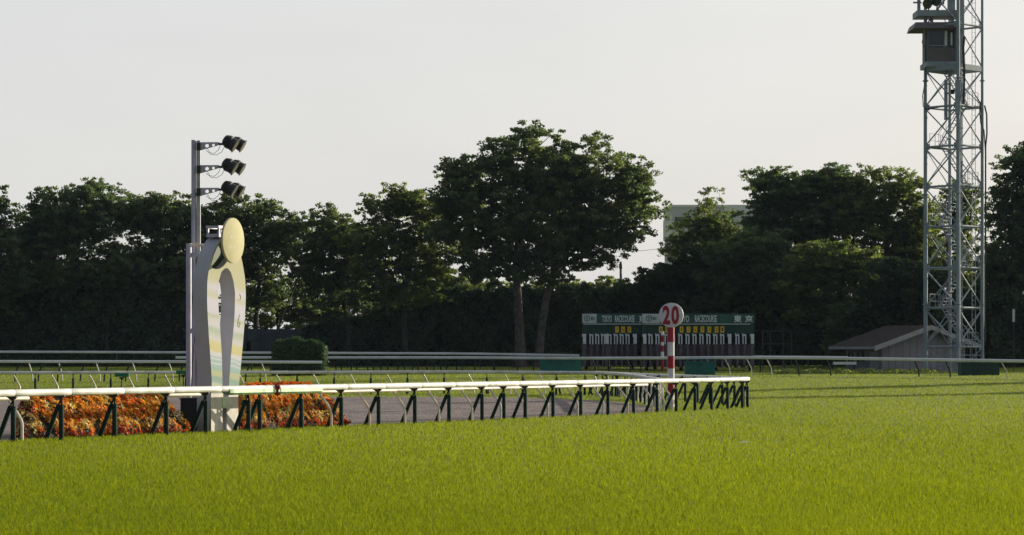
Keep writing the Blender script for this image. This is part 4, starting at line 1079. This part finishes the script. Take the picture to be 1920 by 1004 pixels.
# ------------------------------------------------------------------ hedges
def leaf_quads(C, nrm, size, r):
    n = len(C)
    a = np.cross(nrm, r.normal(0, 1, (n, 3))); a /= np.linalg.norm(a, axis=1)[:, None]; b = np.cross(nrm, a)
    L = size[:, None]; Wd = size[:, None]*.42
    V = np.stack([C-a*L*.5, C+b*Wd-a*L*.05, C+a*L*.5, C-b*Wd-a*L*.05], 1)
    return V
def hedge(name, label, D, x0, x1, top, dep, m, n, size, seed, cat='hedge', group=None, round_=.4, ybase=None, core=True, fuzz=.12):
    """clipped hedge: a dark core of stems with leaves all over its faces; top = list of (px, py)"""
    if D >= 225: D -= 24
    r = np.random.default_rng(seed)
    root = thing(name, G((x0+x1)/2, D), label, cat, group)
    zb = gz(D); tx = [t_[0] for t_ in top]; ty = [t_[1] for t_ in top]
    xa, xb = P(x0, 0, D).x, P(x1, 0, D).x
    zt = lambda px: CAMZ+(HY-np.interp(px, tx, ty))/FPX*D
    mm = MB(); ks = 24
    for k in range(ks):
        p0, p1 = x0+(x1-x0)*k/ks, x0+(x1-x0)*(k+1)/ks
        z = float(min(zt(p0), zt(p1)))-.3; A = P(p0, 0, D).x; B = P(p1, 0, D).x
        if k == 0: A += .25
        if k == ks-1: B -= .25
        mm.v += [(A, D+.3, zb-.05), (A, D+.3, z), (A, D+dep-.3, z), (A, D+dep-.3, zb-.05)]
        if k == ks-1: mm.v += [(B, D+.3, zb-.05), (B, D+.3, z), (B, D+dep-.3, z), (B, D+dep-.3, zb-.05)]
    for k in range(ks):
        for j in range(4): mm.f.append((4*k+j, 4*k+(j+1) % 4, 4*k+4+(j+1) % 4, 4*k+4+j))
    mm.f += [(3, 2, 1, 0), (4*ks, 4*ks+1, 4*ks+2, 4*ks+3)]
    mm.build('stems', M_stem, root, smooth=False)
    Hm = float(np.mean(zt(np.linspace(x0, x1, 20)))-zb); W_ = xb-xa
    areas = np.array([W_*Hm, W_*dep, dep*Hm, dep*Hm, W_*Hm*.25]); pick = r.choice(5, n, p=areas/areas.sum())
    u, v = r.uniform(0, 1, n), r.uniform(0, 1, n)
    X = np.where(pick == 2, xa, np.where(pick == 3, xb, xa+u*W_))
    Y = np.where(pick == 0, D, np.where(pick == 4, D+dep, D+np.where(pick == 1, v, u)*dep))
    pxx = HX+X/D*FPX; ht = zt(np.clip(pxx, x0, x1))-zb
    lump = .06*np.sin(X*2.1)+.05*np.sin(X*5.3+1)
    Z = np.where(pick == 1, zb+ht+lump*1.5, zb+v*ht)
    # round the shoulders
    ed = np.clip((Z-(zb+ht-round_))/round_, 0, 1); sh = round_*(1-np.sqrt(np.clip(1-ed**2, 0, 1)))
    Y = np.where(pick == 0, Y+sh, np.where(pick == 4, Y-sh, Y))
    X = np.where(pick == 2, X+sh, np.where(pick == 3, X-sh, X))
    q1 = np.clip(1-(np.minimum(X-xa, xb-X))/round_, 0, 1); Z = np.where(pick == 1, Z-round_*(1-np.sqrt(np.clip(1-q1**2, 0, 1))), Z)
    nr = np.array([[0, -1, 0], [0, 0, 1], [-1, 0, 0], [1, 0, 0], [0, 1, 0.]])[pick]
    C = np.stack([X, Y, Z], 1)+nr*(r.normal(0, fuzz, n)+(.30*np.sin(X*1.1+Z*.8+seed)+.24*np.sin(X*2.3-Z*1.7)+.16*np.sin(X*4.1+Z*3.3))*min(1, fuzz/.12)*(Hm > 3))[:, None]+r.normal(0, .05, (n, 3))
    nr = nr+r.normal(0, .55, (n, 3)); nr /= np.linalg.norm(nr, axis=1)[:, None]
    V = leaf_quads(C, nr, size*r.uniform(.6, 1.3, n), r)
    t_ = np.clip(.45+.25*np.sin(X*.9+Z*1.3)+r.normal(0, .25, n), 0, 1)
    npmesh('foliage', V.reshape(-1, 3), (np.arange(n)*4)[:, None]+np.arange(4)[None], m, root, np.repeat(t_, 4))
    return root
M_stem = mat('stem_dark', (.006, .008, .005), .95, 0, .3, 3)
hedge('clipped_hedge', 'square clipped bush standing alone behind the ending pale rail', 166, 512, 605, [(510,644),(525,641),(592,641),(607,646)], 2.2, M_box, 14000, .12, 31, 'bush', None, .32, fuzz=.07)
GH = 'tall dark hedges backing the course'
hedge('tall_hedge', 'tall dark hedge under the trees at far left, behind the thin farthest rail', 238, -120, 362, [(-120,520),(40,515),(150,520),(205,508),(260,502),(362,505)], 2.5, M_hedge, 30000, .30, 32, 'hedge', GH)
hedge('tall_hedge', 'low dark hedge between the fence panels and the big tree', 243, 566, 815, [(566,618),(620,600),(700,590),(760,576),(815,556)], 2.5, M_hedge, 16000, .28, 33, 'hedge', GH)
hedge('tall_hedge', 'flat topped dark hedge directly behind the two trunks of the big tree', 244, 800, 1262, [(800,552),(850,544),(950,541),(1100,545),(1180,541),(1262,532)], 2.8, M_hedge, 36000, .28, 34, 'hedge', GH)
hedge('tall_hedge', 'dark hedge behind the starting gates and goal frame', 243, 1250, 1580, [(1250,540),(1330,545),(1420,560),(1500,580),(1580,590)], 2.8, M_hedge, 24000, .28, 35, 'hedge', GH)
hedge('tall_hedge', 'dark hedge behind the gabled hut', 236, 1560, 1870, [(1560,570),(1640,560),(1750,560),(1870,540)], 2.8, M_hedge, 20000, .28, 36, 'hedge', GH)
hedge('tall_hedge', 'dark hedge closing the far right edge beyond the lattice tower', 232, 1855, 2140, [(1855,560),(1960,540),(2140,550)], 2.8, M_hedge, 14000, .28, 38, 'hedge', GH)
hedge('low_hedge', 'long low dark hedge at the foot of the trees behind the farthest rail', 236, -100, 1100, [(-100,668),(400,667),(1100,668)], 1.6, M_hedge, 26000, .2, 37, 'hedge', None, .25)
# fence at the left of the low hedge
root = thing('board_fence', G(505, 214), 'dark boarded fence with pale lower panels right of the finishing post', 'fence')
mm = MB(); mm.bpx(440, 617.5, 566, 640, 214, .15); mm.build('upper_board', M_fence, root)
for k, x in enumerate((440, 459, 492, 525, 558)):
    mm = MB(); a = P(x, 617, 213.85); mm.box((a.x, a.y, (a.z+gz(214))/2), (.22, .2, a.z-gz(214)+.1)); mm.build('post', M_fence, root)
    if k < 4:
        mm = MB(); mm.bpx(x+3, 641, x+30, 662, 214.05, .06); mm.build('panel', M_fencep, root)
mm = MB(); mm.bpx(440, 662, 566, 684, 214.0, .15); mm.build('kick_board', M_fence, root)
mm = MB(); mm.bpx(440, 638, 566, 664, 214.13, .06); mm.build('back_board', M_fence, root)
# sunlit weeds in front of the hut
r = np.random.default_rng(77); n = 2600
pxs_ = np.concatenate([r.uniform(1450, 1640, n*2//3), r.uniform(1640, 1760, n-n*2//3)]); Dd = r.uniform(176, 183, n)
X = (pxs_-HX)/FPX*Dd; Z = np.interp(Dd, GY, GZ)+r.uniform(0, .32, n)*(.5+.5*np.sin(X*1.7)**2)
V = leaf_quads(np.stack([X, Dd, Z], 1), (lambda q: q/np.linalg.norm(q, axis=1)[:, None])(r.normal(0, 1, (n, 3))+np.array([[0, 0, .8]])), r.uniform(.12, .28, n), r)
wd_ = npmesh('ground_cover', V.reshape(-1, 3), (np.arange(n)*4)[:, None]+np.arange(4)[None], M_leafC, None, np.repeat(r.uniform(0, 1, n), 4))
tag(wd_, 'low leafy ground cover growing in front of the gabled hut', 'ground cover', None, 'stuff')

# ------------------------------------------------------------------ trees
def tree(name, label, D, lobes, trunks, m, nclump, leaves, size, seed, group='trees behind the course', bark=None, flat=.55, csize=1.0, depth=.8, limbs=14, up=.55):
    if D >= 225 and 'right edge' not in (group or ''): D -= 24
    r = np.random.default_rng(seed); rr = random.Random(seed)
    base = G(trunks[0][0][0][0], D)
    root = thing(name, base, label, 'tree', group)
    s_ = D/FPX
    vol = np.array([l[2]*l[3]*(l[2]+l[3])*.5 for l in lobes])**.8
    pick = r.choice(len(lobes), nclump, p=vol/vol.sum()); Lb = np.array([l[:4] for l in lobes])[pick]
    q = r.normal(0, 1, (nclump, 3)); q /= np.linalg.norm(q, axis=1)[:, None]
    rad = r.uniform(0, 1, nclump)**.40*.93
    q *= rad[:, None]
    cx = (Lb[:, 0]-HX)*s_; cz = CAMZ+(HY-Lb[:, 1])*s_
    rx = Lb[:, 2]*s_; rz = Lb[:, 3]*s_; ry = depth*np.maximum(rx, rz)
    dy = np.array([l[4] if len(l) > 4 else 0 for l in lobes])[pick]
    C = np.stack([cx+q[:, 0]*rx, D+dy+q[:, 1]*ry, cz+q[:, 2]*rz], 1)
    cr_ = csize*r.uniform(.55, 1.15, nclump)
    # leaves: denser towards each clump's top
    nl = (leaves*1.6*(cr_/csize)**1.6*r.uniform(.6, 1.4, nclump)).astype(int); idx = np.repeat(np.arange(nclump), nl); n = len(idx)
    d = r.normal(0, 1, (n, 3)); d /= np.linalg.norm(d, axis=1)[:, None]; d *= (r.uniform(0, 1, n)**.5)[:, None]
    # each clump breaks into a few sprays
    ns = 7; sp = np.clip(r.normal(0, .70, (nclump, ns, 3)), -1.05, 1.05); which = r.integers(0, ns, n)
    off = sp[idx, which]*.95 + d*.42
    L_ = C[idx] + off*np.stack([cr_, cr_, cr_*flat], 1)[idx]
    nr = r.normal(0, 1, (n, 3))*.75+np.array([[0, 0, up]]); nr /= np.linalg.norm(nr, axis=1)[:, None]
    V = leaf_quads(L_, nr, size*.76*r.uniform(.6, 1.35, n), r)
    tone = np.clip(r.normal(.42, .24, nclump)[idx]+r.normal(0, .18, n), 0, 1.15)
    npmesh('crown', V.reshape(-1, 3), (np.arange(n)*4)[:, None]+np.arange(4)[None], m, root, np.repeat(tone, 4))
    # trunk(s): list of [(px,py,...)] with radii in metres, then limbs reaching for clumps
    mm = MB()
    ends = []
    for path, r0, r1 in trunks:
        pts = [P(x, y, D+dz) for x, y, dz in [(p+(0,))[:3] if len(p) == 2 else p for p in path]]
        if path[0][1] > 680: pts[0].z = gz(D)-.1
        n_ = len(pts); mm.tube(pts, [r0*1.25 if i == 0 else r0+(r1-r0)*i/(n_-1) for i in range(n_)], 9)
        ends.append((pts, r1))
    order = list(range(nclump)); rr.shuffle(order)
    nodes = []
    for t_i, ci in enumerate(order[:limbs]):
        tgt = Vector(C[ci]); pts, r1 = min(ends, key=lambda e: (e[0][-1]-tgt).length)
        k = rr.choice(range(max(1, len(pts)-2), len(pts))); st_ = pts[k] if rr.random() < .7 else pts[k].lerp(pts[k-1], .5)
        if tgt.z < st_.z+.3: st_ = pts[max(1, len(pts)-2)]
        mid = st_.lerp(tgt, .45)+Vector((rr.uniform(-.4,.4), rr.uniform(-.4,.4), .12*(tgt-st_).length*.6))
        m2 = st_.lerp(tgt, .75)+Vector((rr.uniform(-.4,.4), rr.uniform(-.4,.4), .10*(tgt-st_).length*.5))
        w0 = min(r1*.8, .05+.016*(tgt-st_).length)
        P4 = [st_, st_.lerp(mid, .5)+Vector((0,0,.1)), mid, m2, tgt]
        mm.tube(P4, [w0, w0*.85, w0*.65, w0*.4, w0*.15], 6, False); nodes += P4[1:]
    for ci in order[limbs:limbs+int(nclump*.55)]:
        tgt = Vector(C[ci]); st_ = min(rr.sample(nodes, min(len(nodes), 30)), key=lambda p: (p-tgt).length+max(0, p.z-tgt.z)*1.5)
        mid = st_.lerp(tgt, .5)+Vector((rr.uniform(-.25,.25), rr.uniform(-.25,.25), rr.uniform(0,.3)))
        mm.tube([st_, mid, tgt], [.055, .035, .012], 4, False)
    mm.build('trunk', bark or M_bark, root)
    return root

# the big tree in the middle, two trunks
tree('broadleaf_tree', 'broadest and tallest tree, round crown over two bare trunks behind the rails', 233,
     [(1000,325,115,90),(905,365,95,84),(1110,350,112,88),(1150,405,86,76),(880,440,82,72),(1000,430,125,80),(1090,470,95,52),(930,500,90,44),(1030,500,80,42),(850,330,42,30),(840,400,40,64),(1010,262,48,28),(1190,345,42,44),(1205,380,30,30)],
     [([(977,690),(974,620),(971,560),(967,500),(972,440)], .42, .24), ([(1009,690),(1015,620),(1024,560),(1040,500),(1052,440)], .34, .20), ([(969,520),(940,485),(905,455),(880,420)], .16, .08), ([(1036,515),(1075,470),(1110,420),(1135,380)], .15, .08), ([(968,470),(985,400),(1005,340)], .18, .08)],
     M_leafA, 620, 230, .27, 101, bark=M_bark2, limbs=26, csize=1.1, group=None)
tree('broadleaf_tree', 'small fuller tree against the left side of the big tree', 238,
     [(785,405,66,62),(745,380,46,40),(715,470,80,66),(800,480,66,62),(692,395,28,26),(740,540,70,40),(800,550,50,34)],
     [([(760,690),(758,600),(762,520),(768,450)], .24, .12), ([(760,560),(725,500),(705,450)], .13, .06)], M_leafC, 320, 160, .25, 102, limbs=14, csize=.9)
tree('broadleaf_tree', 'open crowned tree with a leaning trunk above the square clipped bush', 241,
     [(615,440,66,44),(650,470,64,54),(590,490,64,50),(665,530,60,50),(600,412,34,22),(610,550,60,36)],
     [([(655,690),(652,610),(640,540),(620,470)], .22, .10), ([(650,580),(680,520),(672,470)], .12, .06)], M_leafA, 270, 150, .25, 103, limbs=12, csize=.85)
tree('broadleaf_tree', 'see-through tree directly right of the finishing post disc', 243,
     [(470,410,76,48),(430,398,48,40),(520,430,54,50),(500,480,76,54),(440,480,60,64),(545,420,32,24),(480,545,70,40)],
     [([(478,690),(480,600),(486,530),(478,460)], .24, .12), ([(484,570),(520,500),(545,455)], .14, .06), ([(500,690),(530,590),(560,520)], .12, .06)], M_leafA, 300, 150, .25, 104, limbs=14, csize=.85)
tree('broadleaf_tree', 'rounded tree just left of the floodlight mast', 242,
     [(300,415,84,58),(265,398,54,42),(345,420,54,54),(290,475,86,56),(385,440,44,54),(360,490,50,60),(290,540,80,40)],
     [([(318,690),(316,600),(312,520),(306,460)], .26, .13), ([(314,560),(345,500),(360,450)], .14, .07)], M_leafA, 340, 160, .26, 105, limbs=14, csize=.95)
tree('broadleaf_tree', 'highest tree of the left group, above the dark hedge', 240,
     [(145,405,90,62),(175,370,56,32),(75,410,66,60),(105,475,104,66),(195,455,54,74),(45,480,60,66),(120,545,110,46),(210,390,34,30)],
     [([(150,690),(152,600),(150,530),(142,460)], .28, .14), ([(151,560),(105,490),(80,440)], .16, .08)], M_leafB, 430, 170, .26, 106, limbs=16, csize=1.0)
tree('broadleaf_tree', 'tree cut off by the left edge of the view', 236,
     [(-32,385,50,58),(-45,450,64,66),(-5,475,46,62),(0,440,32,34),(-20,545,70,50)],
     [([(-40,690),(-38,600),(-36,500),(-34,430)], .28, .14)], M_leafB, 220, 160, .26, 107, limbs=9, csize=.9)
tree('broadleaf_tree', 'small pale feathery tree in front of the grey flat roofed building', 256,
     [(1328,392,36,42),(1298,440,50,42),(1348,440,54,50),(1270,470,30,30),(1385,440,34,34),(1330,490,70,34)],
     [([(1335,690),(1336,560),(1332,480),(1328,420)], .18, .08)], M_leafC, 210, 105, .23, 108, limbs=10, csize=.75)
tree('broadleaf_tree', 'dark layered tree rising right of the grey building', 246,
     [(1460,352,80,38),(1530,340,66,36),(1500,400,116,60),(1430,410,50,54),(1470,465,90,54),(1565,385,64,66),(1440,330,28,16),(1500,520,90,44)],
     [([(1500,690),(1500,590),(1497,500),(1490,420)], .34, .16), ([(1498,520),(1450,440),(1430,390)], .16, .07), ([(1498,480),(1545,400),(1550,360)], .16, .07)], M_leafB, 470, 170, .27, 109, limbs=18, csize=1.1, flat=.42)
tree('broadleaf_tree', 'lighter spreading tree immediately left of the lattice tower', 244,
     [(1640,365,64,54),(1695,348,44,40),(1600,395,56,52),(1680,420,66,70),(1620,455,82,56),(1722,440,34,94),(1705,500,50,54),(1640,510,70,40)],
     [([(1668,690),(1668,600),(1664,520),(1658,440)], .30, .14), ([(1666,540),(1700,450),(1700,390)], .15, .07)], M_leafC, 440, 150, .26, 110, limbs=16, csize=.95)
tree('broadleaf_tree', 'darkest tree filling the right edge of the view', 214,
     [(1925,330,66,58),(1900,390,50,48),(1955,300,50,42),(1905,470,52,70),(1950,440,60,90),(1890,560,48,84),(1930,610,80,90),(1875,630,36,60),(1868,480,26,110)],
     [([(1935,700),(1933,600),(1930,500),(1926,400)], .34, .16)], M_leafB, 600, 180, .26, 111, limbs=16, csize=.95)
tree('broadleaf_tree', 'trees showing through behind the lattice tower, sunlit in the gaps', 258,
     [(1790,430,60,60),(1770,500,50,60),(1820,540,44,70),(1800,370,40,30),(1790,590,60,40)],
     [([(1795,690),(1795,560),(1792,450)], .24, .1)], M_leafC, 230, 130, .26, 112, limbs=10, csize=.9)
GS = 'shrubs along the hedge'
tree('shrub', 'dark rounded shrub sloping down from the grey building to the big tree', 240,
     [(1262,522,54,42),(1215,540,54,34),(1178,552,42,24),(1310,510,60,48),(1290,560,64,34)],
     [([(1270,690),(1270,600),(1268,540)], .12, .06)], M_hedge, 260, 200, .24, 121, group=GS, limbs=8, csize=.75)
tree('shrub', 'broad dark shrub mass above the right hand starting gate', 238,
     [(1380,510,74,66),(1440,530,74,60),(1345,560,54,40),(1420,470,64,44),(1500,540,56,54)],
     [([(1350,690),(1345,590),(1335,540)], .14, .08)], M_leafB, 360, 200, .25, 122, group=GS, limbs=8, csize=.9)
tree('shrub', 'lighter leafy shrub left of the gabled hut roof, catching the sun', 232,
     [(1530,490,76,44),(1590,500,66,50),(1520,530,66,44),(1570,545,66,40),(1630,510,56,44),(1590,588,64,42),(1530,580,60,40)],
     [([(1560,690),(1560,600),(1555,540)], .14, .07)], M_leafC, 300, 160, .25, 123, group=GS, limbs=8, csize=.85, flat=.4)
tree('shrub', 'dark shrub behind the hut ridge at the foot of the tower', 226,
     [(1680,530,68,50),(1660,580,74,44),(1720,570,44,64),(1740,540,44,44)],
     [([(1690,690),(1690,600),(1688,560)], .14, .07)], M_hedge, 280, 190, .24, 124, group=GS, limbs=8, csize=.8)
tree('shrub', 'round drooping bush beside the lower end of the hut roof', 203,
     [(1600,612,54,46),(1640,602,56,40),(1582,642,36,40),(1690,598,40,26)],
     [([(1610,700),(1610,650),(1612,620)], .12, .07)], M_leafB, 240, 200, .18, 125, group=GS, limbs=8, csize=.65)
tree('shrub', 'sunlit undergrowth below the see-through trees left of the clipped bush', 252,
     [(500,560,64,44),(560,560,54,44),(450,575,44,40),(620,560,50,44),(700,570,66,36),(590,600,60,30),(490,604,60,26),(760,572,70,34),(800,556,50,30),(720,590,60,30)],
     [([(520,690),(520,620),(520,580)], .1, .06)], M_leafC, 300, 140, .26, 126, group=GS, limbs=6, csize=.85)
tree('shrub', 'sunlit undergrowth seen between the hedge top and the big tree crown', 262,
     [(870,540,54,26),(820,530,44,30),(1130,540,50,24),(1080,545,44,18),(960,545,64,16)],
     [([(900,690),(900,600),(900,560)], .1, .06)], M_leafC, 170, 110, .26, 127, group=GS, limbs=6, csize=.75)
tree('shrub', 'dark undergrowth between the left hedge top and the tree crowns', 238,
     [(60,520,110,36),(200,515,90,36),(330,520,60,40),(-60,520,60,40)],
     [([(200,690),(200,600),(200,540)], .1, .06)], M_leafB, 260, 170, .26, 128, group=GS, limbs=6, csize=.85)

# more trees beyond the right edge: they shade the hut, the tower foot and the gates
for k, (x_, D_, h_, lab) in enumerate(((54, 214, 17, 'first of the tall dark trees just beyond the right edge'), (60, 226, 18, 'second of the tall dark trees beyond the right edge, set farther back'), (66, 214, 18, 'third of the tall dark trees beyond the right edge, set nearer'),
                                     (74, 228, 19, 'fourth of the tall dark trees beyond the right edge, set farther back'), (82, 220, 19, 'fifth of the tall dark trees beyond the right edge'), (52, 230, 17, 'tall dark tree beyond the right edge, standing close behind the first'))):
    cxp = HX+FPX*x_/D_; s_ = S(D_); yb = HY+(CAMZ-gz(D_))*s_
    tree('broadleaf_tree', lab, D_, [(cxp, yb-h_*.60*s_, 5.2*s_, h_*.40*s_), (cxp-1*s_, yb-h_*.36*s_, 5.6*s_, h_*.26*s_)], [([(cxp, yb+8), (cxp, yb-3*s_), (cxp, yb-h_*.6*s_)], .32, .12)], M_leafB, 170, 45, .52, 160+k, group='tall trees beyond the right edge', limbs=8, csize=1.4)
# trees standing beyond the right edge of the view: their long shadows cross the turf
sh = Vector((sdir.x, sdir.y, 0)).normalized()
for k, (lab, (ax, ay), dist) in enumerate((('slim dark tree beyond the right edge, the nearer of two', (19.5, 126.5), 33), ('slim dark tree beyond the right edge, the farther of two', (22, 143.0), 33))):
    q = Vector((ax, ay, 0))+sh*dist; D_ = q.y; cxp = HX+FPX*q.x/q.y; s_ = S(D_)
    yb = HY+(CAMZ-gz(D_))*s_
    tree('slim_tree', lab, D_, [(cxp, yb-9.5*s_, 1.15*s_, 8.5*s_), (cxp, yb-5*s_, 1.3*s_, 4.5*s_)], [([(cxp, yb+8), (cxp, yb-6*s_), (cxp, yb-15*s_)], .22, .08)], M_leafB, 150, 90, .3, 140+k, group='slim trees beyond the right edge', limbs=8, csize=.8, depth=.14)

HAZE = 4.8e-5
# ------------------------------------------------------------------ thin evening haze over the course
hb = MB(); hb.box((0, 235, 27.5), (700, 560, 57.5+1.5))
hm = bpy.data.materials.new('haze'); hm.use_nodes = True; t = hm.node_tree; t.nodes.clear()
pv = t.nodes.new('ShaderNodeVolumePrincipled'); pv.inputs['Color'].default_value = (.62, .78, 1, 1); pv.inputs['Density'].default_value = HAZE
pv.inputs['Anisotropy'].default_value = 0.0
ho = t.nodes.new('ShaderNodeOutputMaterial'); t.links.new(pv.outputs[0], ho.inputs['Volume'])
hz_o = hb.build('haze', hm, None, False); hz_o['kind'] = 'stuff'
